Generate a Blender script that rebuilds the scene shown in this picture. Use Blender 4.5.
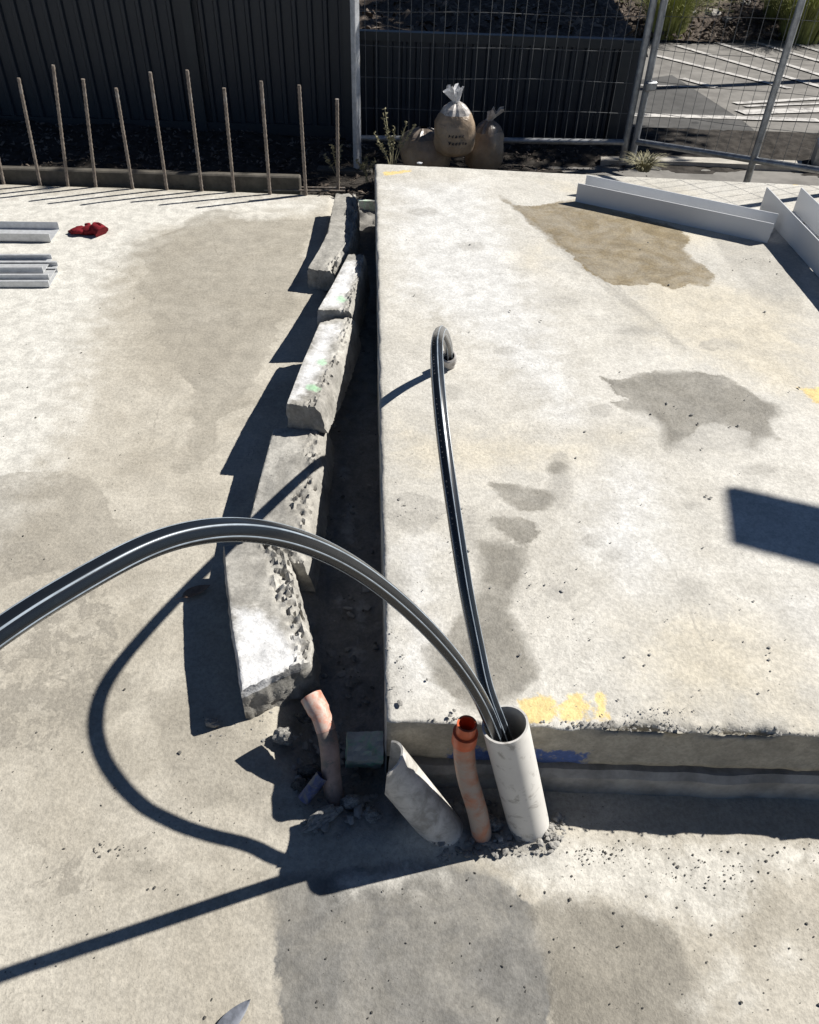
import bpy, bmesh, math, random
import numpy as np
from mathutils import Vector, Matrix, noise as mn
random.seed(7); rng = np.random.default_rng(7)
S = bpy.context.scene
for o in list(bpy.data.objects): bpy.data.objects.remove(o)

# ------------------------------------------------------------ camera
W, H, F, CX, CY = 819, 1024, 800.0, 409.5, 512.0
PITCH = math.radians(42.5); ROLL = math.atan2(29.5, 873.0)
CAM = np.array([0, 0, 1.55])
fw = np.array([0, math.cos(PITCH), -math.sin(PITCH)])
_u0 = np.cross(np.array([1., 0, 0]), fw)
rt = math.cos(ROLL) * np.array([1., 0, 0]) + math.sin(ROLL) * _u0
up = np.cross(rt, fw)
cd = bpy.data.cameras.new('camera'); cam = bpy.data.objects.new('camera', cd)
S.collection.objects.link(cam); S.camera = cam
cam.matrix_world = Matrix(((rt[0], up[0], -fw[0], CAM[0]), (rt[1], up[1], -fw[1], CAM[1]),
                           (rt[2], up[2], -fw[2], CAM[2]), (0, 0, 0, 1)))
cd.sensor_fit = 'HORIZONTAL'; cd.sensor_width = 36.0; cd.lens = F / W * 36.0
cd.clip_start = 0.02; cd.clip_end = 2000
S.render.resolution_x, S.render.resolution_y = W, H

# ------------------------------------------------------------ sky, sun, exposure
SX, SY = 1.00, 0.41                       # the sun's bearing: shadow = -(SX,SY) per metre of height
to_sun = Vector((SX, SY, 1.0)).normalized()
world = bpy.data.worlds.new('World'); S.world = world; world.use_nodes = True
nt = world.node_tree; nt.nodes.clear()
wo = nt.nodes.new('ShaderNodeOutputWorld'); bg = nt.nodes.new('ShaderNodeBackground')
sk = nt.nodes.new('ShaderNodeTexSky'); sk.sky_type = 'NISHITA'; sk.sun_disc = False
sk.sun_elevation = math.asin(to_sun.z); sk.sun_rotation = math.atan2(SX, SY)
sk.air_density = 0.5; sk.dust_density = 0.0; sk.ozone_density = 2.0
bg.inputs['Strength'].default_value = 0.05
nt.links.new(sk.outputs[0], bg.inputs[0]); nt.links.new(bg.outputs[0], wo.inputs[0])
sl = bpy.data.lights.new('sun', 'SUN'); sl.energy = 5.0; sl.angle = math.radians(0.53); sl.color = (1.0, 0.965, 0.905)
sun = bpy.data.objects.new('sun', sl); S.collection.objects.link(sun)
sun.rotation_euler = to_sun.to_track_quat('Z', 'Y').to_euler(); sun.location = (6, 4, 8)
S.view_settings.view_transform = 'Standard'; S.view_settings.look = 'None'
S.view_settings.exposure = 0.66; S.view_settings.gamma = 1.0
S.view_settings.use_curve_mapping = False

# ------------------------------------------------------------ helpers
def pix(x, y, z=0.0):
    d = fw + rt * (x - CX) / F - up * (y - CY) / F
    return CAM + (z - CAM[2]) / d[2] * d
def pixy(x, y, Y):                          # the point on a pixel's ray at world depth Y
    d = fw + rt * (x - CX) / F - up * (y - CY) / F
    return CAM + (Y / d[1]) * d
def V(a): return Vector((float(a[0]), float(a[1]), float(a[2])))

def tag(o, label=None, cat=None, group=None, kind=None):
    if label: o['label'] = label
    if cat: o['category'] = cat
    if group: o['group'] = group
    if kind: o['kind'] = kind
    return o
def link(name, me, mat=None, parent=None):
    o = bpy.data.objects.new(name, me); S.collection.objects.link(o)
    if mat is not None and me is not None and not me.materials: me.materials.append(mat)
    if parent: o.parent = parent
    return o
def empty(name, loc=(0, 0, 0)):
    o = bpy.data.objects.new(name, None); S.collection.objects.link(o); o.location = V(loc)
    o.empty_display_size = 0.05
    return o
def mesh(name, vs, fs, smooth=False):
    me = bpy.data.meshes.new(name); me.from_pydata([tuple(map(float, v)) for v in vs], [], fs); me.validate()
    if smooth: me.polygons.foreach_set('use_smooth', [True] * len(me.polygons))
    me.update(); return me
def shift(me, loc):                         # keep world shape when the parent empty stands at loc
    me.transform(Matrix.Translation(-V(loc))); return me
def bm_mesh(bm, name, smooth=False):
    bmesh.ops.recalc_face_normals(bm, faces=bm.faces)
    me = bpy.data.meshes.new(name); bm.to_mesh(me); bm.free()
    if smooth: me.polygons.foreach_set('use_smooth', [True] * len(me.polygons))
    return me
def box_mesh(name, c, s, rot=None, bevel=0.0):
    bm = bmesh.new(); bmesh.ops.create_cube(bm, size=1)
    bmesh.ops.scale(bm, vec=s, verts=bm.verts)
    if bevel: bmesh.ops.bevel(bm, geom=bm.edges[:] , offset=bevel, segments=1, affect='EDGES')
    if rot is not None: bmesh.ops.rotate(bm, matrix=rot, verts=bm.verts)
    bmesh.ops.translate(bm, vec=V(c), verts=bm.verts)
    return bm_mesh(bm, name)

def catmull(P, n):
    P = [np.asarray(p, float) for p in P]; out = []
    Q = [2 * P[0] - P[1]] + P + [2 * P[-1] - P[-2]]
    for i in range(1, len(Q) - 2):
        p0, p1, p2, p3 = Q[i - 1:i + 3]
        for k in range(n):
            t = k / n
            out.append(.5 * ((2 * p1) + (-p0 + p2) * t + (2 * p0 - 5 * p1 + 4 * p2 - p3) * t * t + (-p0 + 3 * p1 - 3 * p2 + p3) * t ** 3))
    out.append(P[-1]); return out
def tube(name, path, rad, seg=12, lobe=None, caps=True, inner=None, smooth=True, up0=(0, 0, 1), frames_out=None):
    """swept tube; rad number or list; inner = wall thickness for an open pipe"""
    n = len(path); rads = rad if hasattr(rad, '__len__') else [rad] * n
    path = [V(p) for p in path]; vs = []; fs = []
    t = (path[1] - path[0]).normalized(); ref = Vector(up0)
    if abs(t.dot(ref)) > .95: ref = Vector((1, 0, 0))
    nrm = (ref - t * ref.dot(t)).normalized()
    frames = []
    for i in range(n):
        t = (path[min(i + 1, n - 1)] - path[max(i - 1, 0)]).normalized()
        nrm = (nrm - t * nrm.dot(t)).normalized(); frames.append((nrm.copy(), t.cross(nrm)))
    if frames_out is not None: frames_out.extend(zip(path, frames))
    def ring(i, r):
        a, b = frames[i]
        for k in range(seg):
            th = 2 * math.pi * k / seg; q = r * (lobe(th) if lobe else 1)
            vs.append(path[i] + a * (q * math.cos(th)) + b * (q * math.sin(th)))
    for i in range(n): ring(i, rads[i])
    for i in range(n - 1):
        for k in range(seg):
            k2 = (k + 1) % seg; fs.append((i * seg + k, i * seg + k2, (i + 1) * seg + k2, (i + 1) * seg + k))
    if inner:
        b0 = len(vs)
        for i in range(n): ring(i, rads[i] - inner)
        for i in range(n - 1):
            for k in range(seg):
                k2 = (k + 1) % seg; fs.append((b0 + i * seg + k, b0 + (i + 1) * seg + k, b0 + (i + 1) * seg + k2, b0 + i * seg + k2))
        for i in (0, n - 1):
            for k in range(seg):
                k2 = (k + 1) % seg; q = (i * seg + k, b0 + i * seg + k, b0 + i * seg + k2, i * seg + k2)
                fs.append(q if i == 0 else q[::-1])
    elif caps:
        fs.append(tuple(range(seg))[::-1]); fs.append(tuple((n - 1) * seg + k for k in range(seg)))
    me = mesh(name, vs, fs, smooth)
    if smooth:
        try: me.set_sharp_from_angle(angle=math.radians(40))
        except Exception: pass
    return me

# ---- numpy value noise and signed distance
def _h(ix, iy, s):
    n = (ix.astype(np.int64) * 374761393 + iy.astype(np.int64) * 668265263 + s * 982451653) & 0x7fffffff
    n = ((n ^ (n >> 13)) * 1274126177) & 0x7fffffff
    return ((n ^ (n >> 16)) & 0xffff) / 65535.0
def vnoise(x, y, s=0):
    ix = np.floor(x); iy = np.floor(y); fx = x - ix; fy = y - iy
    fx = fx * fx * (3 - 2 * fx); fy = fy * fy * (3 - 2 * fy)
    a = _h(ix, iy, s); b = _h(ix + 1, iy, s); c = _h(ix, iy + 1, s); d = _h(ix + 1, iy + 1, s)
    return (a + (b - a) * fx) * (1 - fy) + (c + (d - c) * fx) * fy
def fbm(x, y, f, o=4, s=0):
    r = 0; a = .5; t = 0
    for k in range(o): r = r + a * vnoise(x * f, y * f, s + k * 17); t += a; a *= .5; f *= 2.03
    return r / t
def sdf(x, y, poly):                        # metres, positive inside
    P = np.asarray(poly, float)[:, :2]; d = np.full(x.shape, 1e9); ins = np.zeros(x.shape, bool)
    for a, b in zip(P, np.roll(P, -1, 0)):
        e = b - a; wx = x - a[0]; wy = y - a[1]
        t = np.clip((wx * e[0] + wy * e[1]) / (e @ e + 1e-12), 0, 1)
        d = np.minimum(d, np.hypot(wx - t * e[0], wy - t * e[1]))
        c = (a[1] <= y) != (b[1] <= y)
        with np.errstate(divide='ignore', invalid='ignore'):
            xi = a[0] + (y - a[1]) / (b[1] - a[1] + 1e-15) * e[0]
        ins ^= c & (x < xi)
    return np.where(ins, d, -d)
def sdfs(x, y, polys, z):
    r = np.full(x.shape, -9.0)
    for p in polys: r = np.maximum(r, sdf(x, y, [pix(a, b, z) for a, b in p]))
    return r
def ell(cx, cy, rx, ry, n=14, a=0):
    c, s = math.cos(a), math.sin(a)
    return [(cx + rx * math.cos(t) * c - ry * math.sin(t) * s, cy + rx * math.cos(t) * s + ry * math.sin(t) * c)
            for t in np.linspace(0, 2 * math.pi, n, endpoint=False)]
def grid_mesh(name, X, Y, Z, attrs):
    ny, nx = X.shape; me = bpy.data.meshes.new(name)
    co = np.stack([X, Y, Z], -1).reshape(-1, 3).astype(np.float32)
    i = np.arange(ny * nx).reshape(ny, nx)
    q = np.stack([i[:-1, :-1], i[:-1, 1:], i[1:, 1:], i[1:, :-1]], -1).reshape(-1, 4)
    me.vertices.add(len(co)); me.vertices.foreach_set('co', co.ravel())
    me.loops.add(q.size); me.loops.foreach_set('vertex_index', q.ravel().astype(np.int32))
    me.polygons.add(len(q)); me.polygons.foreach_set('loop_start', np.arange(0, q.size, 4, dtype=np.int32))
    me.polygons.foreach_set('use_smooth', np.ones(len(q), bool))
    me.update(calc_edges=True)
    for k, a in attrs.items():
        at = me.attributes.new(k, 'FLOAT', 'POINT'); at.data.foreach_set('value', a.ravel().astype(np.float32))
    return me

# ------------------------------------------------------------ materials
class NT:
    def __init__(s, name):
        s.m = bpy.data.materials.new(name); s.m.use_nodes = True; s.t = s.m.node_tree; s.N = s.t.nodes
        s.b = s.N['Principled BSDF']; s.co = s.N.new('ShaderNodeTexCoord').outputs['Object']
    def L(s, a, b): s.t.links.new(a, b)
    def setin(s, sock, v):
        if hasattr(v, 'is_linked') or isinstance(v, bpy.types.NodeSocket): s.L(v, sock)
        else: sock.default_value = v
    def noise(s, scale, detail=4, rough=.55, dist=0.0, vec=None, col=False):
        n = s.N.new('ShaderNodeTexNoise'); n.inputs['Scale'].default_value = scale; n.inputs['Detail'].default_value = detail
        n.inputs['Roughness'].default_value = rough; n.inputs['Distortion'].default_value = dist
        s.L(vec or s.co, n.inputs['Vector']); return n.outputs['Color' if col else 'Fac']
    def voro(s, scale, feat='F1', vec=None, rnd=1.0):
        n = s.N.new('ShaderNodeTexVoronoi'); n.feature = feat; n.inputs['Scale'].default_value = scale
        n.inputs['Randomness'].default_value = rnd
        s.L(vec or s.co, n.inputs['Vector']); return n.outputs['Distance']
    def math(s, op, a, b=0.0, c=None):
        n = s.N.new('ShaderNodeMath'); n.operation = op; s.setin(n.inputs[0], a); s.setin(n.inputs[1], b)
        if c is not None: s.setin(n.inputs[2], c)
        return n.outputs[0]
    def ss(s, v, lo, hi, a=0.0, b=1.0):
        n = s.N.new('ShaderNodeMapRange'); n.interpolation_type = 'SMOOTHSTEP'; n.clamp = True
        s.L(v, n.inputs[0])
        for i, q in enumerate((lo, hi, a, b)): n.inputs[i + 1].default_value = q
        return n.outputs[0]
    def mix(s, f, a, b, mode='MIX'):
        n = s.N.new('ShaderNodeMix'); n.data_type = 'RGBA'; n.blend_type = mode
        s.setin(n.inputs[0], f)
        for i, v in ((6, a), (7, b)):
            if isinstance(v, (tuple, list)): v = (*v[:3], 1.0)
            s.setin(n.inputs[i], v)
        return n.outputs[2]
    def attr(s, name):
        n = s.N.new('ShaderNodeAttribute'); n.attribute_name = name; return n.outputs['Fac']
    def stretch(s, sx, sy, sz):
        n = s.N.new('ShaderNodeMapping'); n.inputs['Scale'].default_value = (sx, sy, sz); s.L(s.co, n.inputs[0]); return n.outputs[0]
    def bump(s, h, st, d=.01, prev=None):
        n = s.N.new('ShaderNodeBump'); n.inputs['Strength'].default_value = st; n.inputs['Distance'].default_value = d
        s.L(h, n.inputs['Height'])
        if prev: s.L(prev, n.inputs['Normal'])
        s.L(n.outputs[0], s.b.inputs['Normal']); return n.outputs[0]
    def fin(s, col=None, rough=None, metal=None, spec=None):
        if col is not None: s.setin(s.b.inputs['Base Color'], (*col, 1.0) if isinstance(col, tuple) else col)
        if rough is not None: s.setin(s.b.inputs['Roughness'], rough)
        if metal is not None: s.b.inputs['Metallic'].default_value = metal
        if spec is not None: s.b.inputs['Specular IOR Level'].default_value = spec
        return s.m

FEATHER = ('puddle', 'wetgrey', 'slurry', 'damp', 'grime')
def concrete(name, c_dark, c_light, layers, speck=.12, mott=(.91, 1.06), streaks=.35, lines=()):
    """layers: (attribute, colour, noise scale, noise amp, lo, hi, strength, roughness or None)"""
    k = NT(name); dk = lambda f: tuple(c * f for c in c_dark)
    nz = {4: k.noise(4, 4, .66, .5), 9: k.noise(9.5, 5, .72, .3), 17: k.noise(19, 4, .72, .4), 40: k.noise(42, 3, .7)}
    n1 = k.noise(1.6, 5, .70, .6); n2 = nz[9]; n3 = k.noise(110, 2, .75)
    col = k.mix(k.ss(n1, .36, .64), c_dark, c_light)
    col = k.mix(1.0, col, k.mix(k.ss(n2, .36, .66), (mott[0],) * 3, (mott[1],) * 3), 'MULTIPLY')
    col = k.mix(1.0, col, k.mix(k.ss(nz[40], .3, .7), (.93,) * 3, (1.05,) * 3), 'MULTIPLY')
    # dusty scuffs dragged both ways over the surface, and small smudges
    st = k.noise(1, 4, .75, 1.0, k.stretch(7, 30, 9)); sm = k.math('MULTIPLY', k.ss(st, .53, .68, 0, streaks), k.ss(nz[4], .42, .6))
    col = k.mix(sm, col, dk(.66))
    st2 = k.noise(1, 4, .75, 1.2, k.stretch(30, 8, 9)); col = k.mix(k.math('MULTIPLY', k.ss(st2, .55, .70, 0, streaks * .9), k.ss(n1, .40, .6)), col, tuple(min(.62, c * 1.16) for c in c_light))
    wm = k.math('ABSOLUTE', k.math('SUBTRACT', k.noise(13, 4, .6, 1.6), .5))
    col = k.mix(k.math('MULTIPLY', k.ss(wm, .016, .004, 0, .22), k.ss(nz[4], .50, .62)), col, dk(.6))
    col = k.mix(k.math('MULTIPLY', k.ss(nz[17], .60, .70, 0, .30), k.ss(n1, .5, .6)), col, dk(.62))
    R = None
    wid = k.ss(nz[4], .40, .64, .006, .040); inn = k.ss(k.noise(6.5, 4, .72, .8), .34, .66, .72, 1.0)
    for (a, c, sc, amp, lo, hi, stg, rg) in layers:
        nn = nz[min(nz, key=lambda q: abs(math.log(q / sc)))]
        v = k.math('ADD', k.attr(a), k.math('MULTIPLY', k.math('SUBTRACT', nn, .5), amp))
        v = k.math('ADD', v, k.math('MULTIPLY', k.math('SUBTRACT', nz[40], .5), min(.03, amp * .35)))
        if a in FEATHER:
            m = k.math('MULTIPLY', k.ss(k.math('DIVIDE', v, wid), -.55, .75, 0, stg), inn)
            tide = k.math('MULTIPLY', k.ss(v, -.010, -.001), k.ss(v, .010, .001, 0, .16)); m = k.math('MINIMUM', k.math('ADD', m, k.math('MULTIPLY', tide, k.ss(nz[4], .62, .45))), 1.0)
        else: m = k.ss(v, lo, hi, 0, stg)
        cc = k.mix(1.0, c, k.mix(k.ss(nz[17], .3, .7), (.80,) * 3, (1.16,) * 3), 'MULTIPLY')
        col = k.mix(m, col, cc)
        if rg is not None:
            n = k.N.new('ShaderNodeMix'); k.setin(n.inputs[0], m); k.setin(n.inputs[2], R if R is not None else .88)
            n.inputs[3].default_value = rg; R = n.outputs[0]
    col = k.mix(1.0, col, k.mix(k.ss(n3, .3, .7), (.86,) * 3, (1.09,) * 3), 'MULTIPLY')
    for (A_, B_, w_) in lines:
        A_ = np.array(A_[:2]); B_ = np.array(B_[:2]); d_ = B_ - A_; ln_ = float(np.hypot(*d_)); d_ = d_ / ln_
        def dot(vx, vy, off):
            n = k.N.new('ShaderNodeVectorMath'); n.operation = 'DOT_PRODUCT'; k.L(k.co, n.inputs[0]); n.inputs[1].default_value = (float(vx), float(vy), 0)
            return k.math('SUBTRACT', n.outputs['Value'], float(off))
        across = dot(-d_[1], d_[0], A_ @ np.array([-d_[1], d_[0]])); along = dot(d_[0], d_[1], A_ @ d_)
        across = k.math('ABSOLUTE', k.math('ADD', across, k.math('MULTIPLY', k.math('SUBTRACT', nz[9], .5), .045)))
        m = k.math('MULTIPLY', k.ss(across, w_, w_ * .25), k.math('MULTIPLY', k.ss(along, 0, .05), k.ss(along, ln_, ln_ - .06)))
        col = k.mix(k.math('MULTIPLY', m, k.ss(nz[17], .36, .60, .03, .38)), col, dk(.55))
    pits = k.voro(60); col = k.mix(k.math('MULTIPLY', k.ss(pits, .13, .05), k.ss(nz[4], .5, .60)), col, dk(.35))
    sp = k.noise(230, 1, .5); col = k.mix(k.ss(sp, .66, .74, 0, speck * 3), col, dk(.4))
    b = k.bump(n3, .34, .004); k.bump(nz[17], .08, .012, b)
    return k.fin(col, R if R is not None else .88, spec=.3)

def simple(name, c, rough=.6, metal=0.0, var=.15, scale=14, bump=.0, dirt=None, spec=.5):
    k = NT(name)
    n = k.noise(scale, 6, .65)
    lo = tuple(x * (1 - var) for x in c); hi = tuple(min(1, x * (1 + var)) for x in c)
    col = k.mix(k.ss(n, .3, .7), lo, hi)
    if dirt:
        dc, sc, a, b = dirt
        col = k.mix(k.ss(k.noise(sc, 7, .7, .5), a, b), col, dc)
    if bump: k.bump(k.noise(scale * 4, 5, .7), bump, .004)
    return k.fin(col, rough, metal, spec)

M = {}
M['floor'] = concrete('floor_concrete', (.352, .322, .266), (.445, .414, .352), [
    ('dust', (.56, .545, .50), 9, .36, -.10, .16, .9, None),
    ('grime', (.262, .240, .200), 4.5, .30, -.06, .10, .62, None),
    ('blotch', (.205, .188, .158), 17, .24, -.010, .010, .62, None),
    ('slurry', (.150, .146, .136), 9, .07, -.004, .006, .95, .72),
    ('damp', (.150, .137, .112), 9, .08, -.012, .016, .85, .6),
    ('pale', (.52, .50, .45), 14, .10, -.03, .05, .85, None),
    ('soil', (.215, .205, .188), 16, .10, -.03, .035, .96, .95), ('slime', (.34, .33, .31), 17, .06, -.01, .02, .8, None)],
    lines=[(pix(*a), pix(*b), w) for a, b, w in [((188, 330), (148, 440), .004), ((208, 212), (219, 262), .005), ((735, 905), (790, 985), .002)]])
M['slab'] = concrete('raised_slab_concrete', (.468, .444, .392), (.545, .524, .476), [
    ('white', (.59, .588, .575), 9, .36, -.06, .16, .7, None),
    ('warm', (.50, .435, .31), 9, .36, -.06, .16, .42, None),
    ('grime', (.30, .285, .255), 9, .13, -.03, .07, .55, None),
    ('puddle', (.195, .150, .082), 9, .10, -.006, .014, .92, .5),
    ('wetgrey', (.195, .181, .153), 17, .05, -.008, .008, .92, .55),
    ('paint', (.66, .49, .17), 38, .035, -.004, .007, .8, .6),
    ('face', (.27, .252, .21), 12, .02, -.005, .01, .9, None),  # front face: its shade is put into this darker colour
    ('blue', (.02, .07, .26), 40, .20, -.02, .02, .9, .5)],
    lines=[(pix(*a, .235), pix(*b, .235), w) for a, b, w in [((664, 545), (738, 722), .004), ((392, 655), (470, 700), .002), ((600, 690), (810, 693), .0015), ((500, 196), (560, 246), .014), ((560, 243), (690, 352), .010)]])
M['rubble'] = concrete('broken_concrete', (.30, .285, .255), (.40, .385, .35), [
    ('pale', (.60, .60, .60), 9, .10, -.02, .03, .95, None),
    ('green', (.33, .62, .36), 50, .03, -.006, .01, .55, None)], mott=(.66, 1.15), streaks=.1)
M['crumb'] = simple('concrete_crumbs', (.26, .25, .23), .95, var=.4, scale=9, bump=.5, spec=.2)
M['darkcrumb'] = simple('dark_crumbs', (.10, .095, .085), .95, var=.5, scale=7, bump=.5, spec=.2)
M['greenblock'] = simple('green_sprayed_concrete', (.42, .43, .39), .9, var=.2, scale=20, bump=.5, dirt=((.30, .50, .32), 16, .46, .6))
M['soil'] = simple('dark_soil', (.042, .037, .032), .97, var=.5, scale=18, bump=.8, spec=.15)
M['mulch'] = simple('bark_mulch', (.085, .068, .055), .95, var=.5, scale=40, bump=.8, spec=.2)
M['chip'] = simple('bark_chip', (.13, .105, .085), .9, var=.6, scale=6, spec=.2)
M['fence'] = simple('charcoal_steel_sheet', (.022, .027, .034), .5, var=.15, scale=3, dirt=((.035, .035, .034), 6, .6, .8))
M['fencecap'] = simple('charcoal_steel_trim', (.026, .030, .033), .5, var=.1, scale=5)
M['galv'] = simple('galvanised_steel', (.30, .31, .32), .48, .75, var=.25, scale=30, dirt=((.16, .15, .14), 14, .55, .75))
M['postgalv'] = simple('bright_zinc_post', (.48, .49, .50), .5, .2, var=.2, scale=30, dirt=((.3, .29, .27), 14, .55, .75))
M['wire'] = simple('mesh_wire', (.11, .115, .12), .5, .3, var=.2, scale=20)
M['rebar'] = simple('rusty_reinforcing_bar', (.21, .175, .145), .7, .3, var=.35, scale=60, bump=.4, dirt=((.27, .25, .23), 20, .5, .65))
M['timber'] = simple('weathered_timber', (.085, .076, .062), .85, var=.3, scale=16, bump=.3)
M['pvc'] = simple('dusty_white_pvc', (.60, .58, .54), .42, var=.05, scale=10, dirt=((.34, .32, .285), 30, .54, .68))
M['pvcdirty'] = simple('muddy_white_pvc', (.54, .52, .48), .55, var=.12, scale=20, bump=.2, dirt=((.30, .285, .255), 26, .40, .66))
M['orange'] = simple('orange_conduit', (.42, .165, .09), .55, var=.2, scale=30, dirt=((.36, .29, .24), 18, .32, .58))
M['orangerim'] = simple('orange_socket', (.52, .105, .035), .45, var=.15, scale=30, dirt=((.45, .34, .28), 30, .60, .75))
M['pinkrim'] = simple('faded_orange_socket', (.50, .20, .13), .55, var=.2, scale=30, dirt=((.52, .43, .37), 40, .36, .66))
M['muddyorange'] = simple('muddy_orange_conduit', (.33, .235, .195), .7, var=.3, scale=24, dirt=((.17, .15, .13), 18, .48, .62))
M['bluepipe'] = simple('blue_conduit', (.07, .09, .20), .6, var=.4, scale=40, dirt=((.19, .18, .17), 40, .42, .60))
k = NT('black_cable_sheath')
M['cable'] = k.fin(k.mix(k.ss(k.noise(26, 6, .7), .52, .75), (.007, .009, .012), (.014, .016, .019)), .25, spec=.6)
M['cablestripe'] = simple('pale_cable_stripe', (.24, .28, .32), .3, var=.3, scale=30, spec=.7)
M['cableprint'] = simple('cable_print', (.085, .085, .085), .6)
M['greystub'] = simple('grey_conduit_stub', (.36, .34, .32), .6, var=.15, scale=40, dirt=((.22, .20, .18), 30, .5, .65))
M['channel'] = simple('pale_grey_painted_channel', (.56, .57, .58), .38, 0.0, var=.03, scale=5)
M['zinc'] = simple('bare_zinc_channel', (.55, .56, .57), .42, .35, var=.12, scale=50)
M['red'] = simple('red_glove_fabric', (.17, .012, .018), .85, var=.35, scale=90, bump=.4, spec=.2)
M['asphalt'] = simple('pale_asphalt', (.19, .18, .165), .95, var=.22, scale=5, bump=.4, spec=.2)  # even pale base colour for the whole car park
M['asphaltdark'] = simple('dark_asphalt', (.085, .083, .08), .95, var=.2, scale=6, bump=.4, spec=.2)  # darker asphalt for the ground patch and the pit lid
M['line'] = simple('worn_line_paint', (.50, .48, .45), .85, var=.1, scale=20, dirt=((.20, .19, .18), 14, .44, .66))
M['kerb'] = simple('kerb_concrete', (.40, .37, .32), .9, var=.2, scale=12, bump=.3)
M['leafdry'] = simple('dry_gum_leaf', (.23, .15, .10), .7, var=.35, scale=60)
M['leafgrey'] = simple('grey_dry_leaf', (.13, .14, .165), .5, var=.3, scale=80)
M['weed'] = simple('dry_weed', (.25, .23, .14), .85, var=.4, scale=30)
M['grass'] = simple('tussock_grass', (.24, .26, .075), .75, var=.5, scale=9)
M['leaf'] = simple('tree_leaves', (.06, .10, .03), .6, var=.4, scale=5)
M['bark'] = simple('tree_bark', (.14, .11, .08), .95, var=.35, scale=18, bump=.6)
M['rock'] = simple('bank_rock', (.33, .31, .28), .9, var=.25, scale=20, bump=.4)
k = NT('sand_filled_plastic')
M['sandbag'] = k.fin(k.mix(k.ss(k.noise(16, 6, .6), .35, .7), (.22, .16, .105), (.32, .24, .165)), .42, spec=.5)
k.bump(k.noise(24, 5, .6, 1.2), .5, .012)
k = NT('clear_plastic_neck')
M['plastic'] = k.fin(k.mix(k.ss(k.noise(40, 4, .6), .4, .65), (.52, .52, .53), (.80, .80, .80)), .32, spec=.6)
k = NT('dull_plastic_neck')
M['plasticdull'] = k.fin(k.mix(k.ss(k.noise(40, 4, .6), .4, .65), (.30, .28, .26), (.46, .44, .42)), .4, spec=.5)
M['shoulder'] = simple('sunlit_clear_shoulder', (.40, .37, .34), .22, var=.5, scale=30, spec=.8)  # paler copy: sun on the middle bag's top is put into the colour
M['shoulderdull'] = simple('dull_plastic_shoulder', (.15, .12, .095), .4, var=.4, scale=30)  # darker shoulder colour for the outer bags
M['ink'] = simple('marker_ink', (.03, .025, .03), .7)
M['shadow_panel'] = simple('dark_panel', (.02, .025, .05), .25, var=.1)

# ------------------------------------------------------------ setting: ground, floor, raised slab
SH = 0.235                                  # height of the raised slab
YF = 0.849                                  # its front edge
def slab_left(y): return -0.031 - (y - 0.846) * (0.183 / 2.970)
def slab_far(x): return 3.805 - 0.045 * (x + .2)

g = link('ground', mesh('ground', [(-300, -300, -1.2), (300, -300, -1.2), (300, 300, -1.2), (-300, 300, -1.2)], [(0, 1, 2, 3)]), M['soil']); tag(g, kind='structure')

gx = np.concatenate([np.linspace(-5, -2.7, 12)[:-1], np.arange(-2.7, 1.5, .0125), np.linspace(1.5, 4, 12)])
gy = np.concatenate([np.linspace(-2.5, .3, 12)[:-1], np.arange(.3, 4.02, .0125), [4.02]])
X, Y = np.meshgrid(gx, gy)
Z = (fbm(X, Y, 1.4, 3, 3) - .5) * .012 + (fbm(X, Y, 18, 3, 9) - .5) * .0022
# trench beside the raised slab and the dug-out hole round the conduits
tr = [(-.05, .80), (-.14, .80), (-.26, .92), (-.27, 1.3), (-.30, 2.0), (-.36, 3.0), (-.44, 4.3), (-.1, 4.3), (.0, .86)]
ds = sdf(X, Y, tr)
Z -= np.clip((ds + .03) / .09, 0, 1) ** 1.3 * (.05 + .02 * fbm(X, Y, 6, 3, 31))
hole = sdfs(X, Y, [[(286, 715), (320, 690), (385, 730), (420, 760), (500, 800), (556, 828), (548, 850), (480, 848), (420, 835), (380, 838), (335, 832), (300, 800), (288, 760)]], 0)
rough = np.clip((np.maximum(hole, ds * .6) + .02) / .05, 0, 1)
Z += rough * ((fbm(X, Y, 26, 4, 5) - .5) * .035 + (fbm(X, Y, 70, 2, 8) - .5) * .014)
pb = pix(531, 832); Z += .022 * np.exp(-(((X - pb[0] - .01) / .075) ** 2 + ((Y - pb[1]) / .05) ** 2))
Z += .030 * np.exp(-(((X - .05) / .07) ** 2 + ((Y - .745) / .045) ** 2))
# crumbs and lumps of slurry in the grey patch, lower right
slp = [[(268, 882), (300, 876), (400, 864), (470, 862), (505, 880), (535, 910), (545, 950), (552, 990), (548, 1060), (288, 1060), (276, 960)]]
dpp = [[(528, 912), (555, 897), (600, 902), (648, 915), (676, 940), (698, 980), (712, 1060), (545, 1060), (552, 990), (545, 945)]]
slur = sdfs(X, Y, slp, 0)
Z += np.clip(slur / .03, 0, 1) * ((fbm(X, Y, 34, 3, 14) - .5) * .005 + .0015)
dust = sdfs(X, Y, [[(-200, 186), (335, 197), (318, 212), (230, 216), (165, 232), (120, 275), (95, 340), (80, 420), (40, 490), (-10, 560), (-200, 600)]], 0)
near = sdfs(X, Y, [[(492, 852), (560, 838), (900, 842), (900, 872), (765, 880), (752, 912), (728, 932), (690, 928), (650, 912), (600, 902), (550, 899), (520, 888)], [(335, 880), (440, 868), (450, 880), (345, 894)]], 0)
pale = np.maximum(near, sdfs(X, Y, [ell(725, 975, 18, 16), ell(745, 1000, 14, 12), ell(700, 1005, 10, 8), ell(790, 960, 12, 9), ell(260, 215, 30, 6)], 0))
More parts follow.
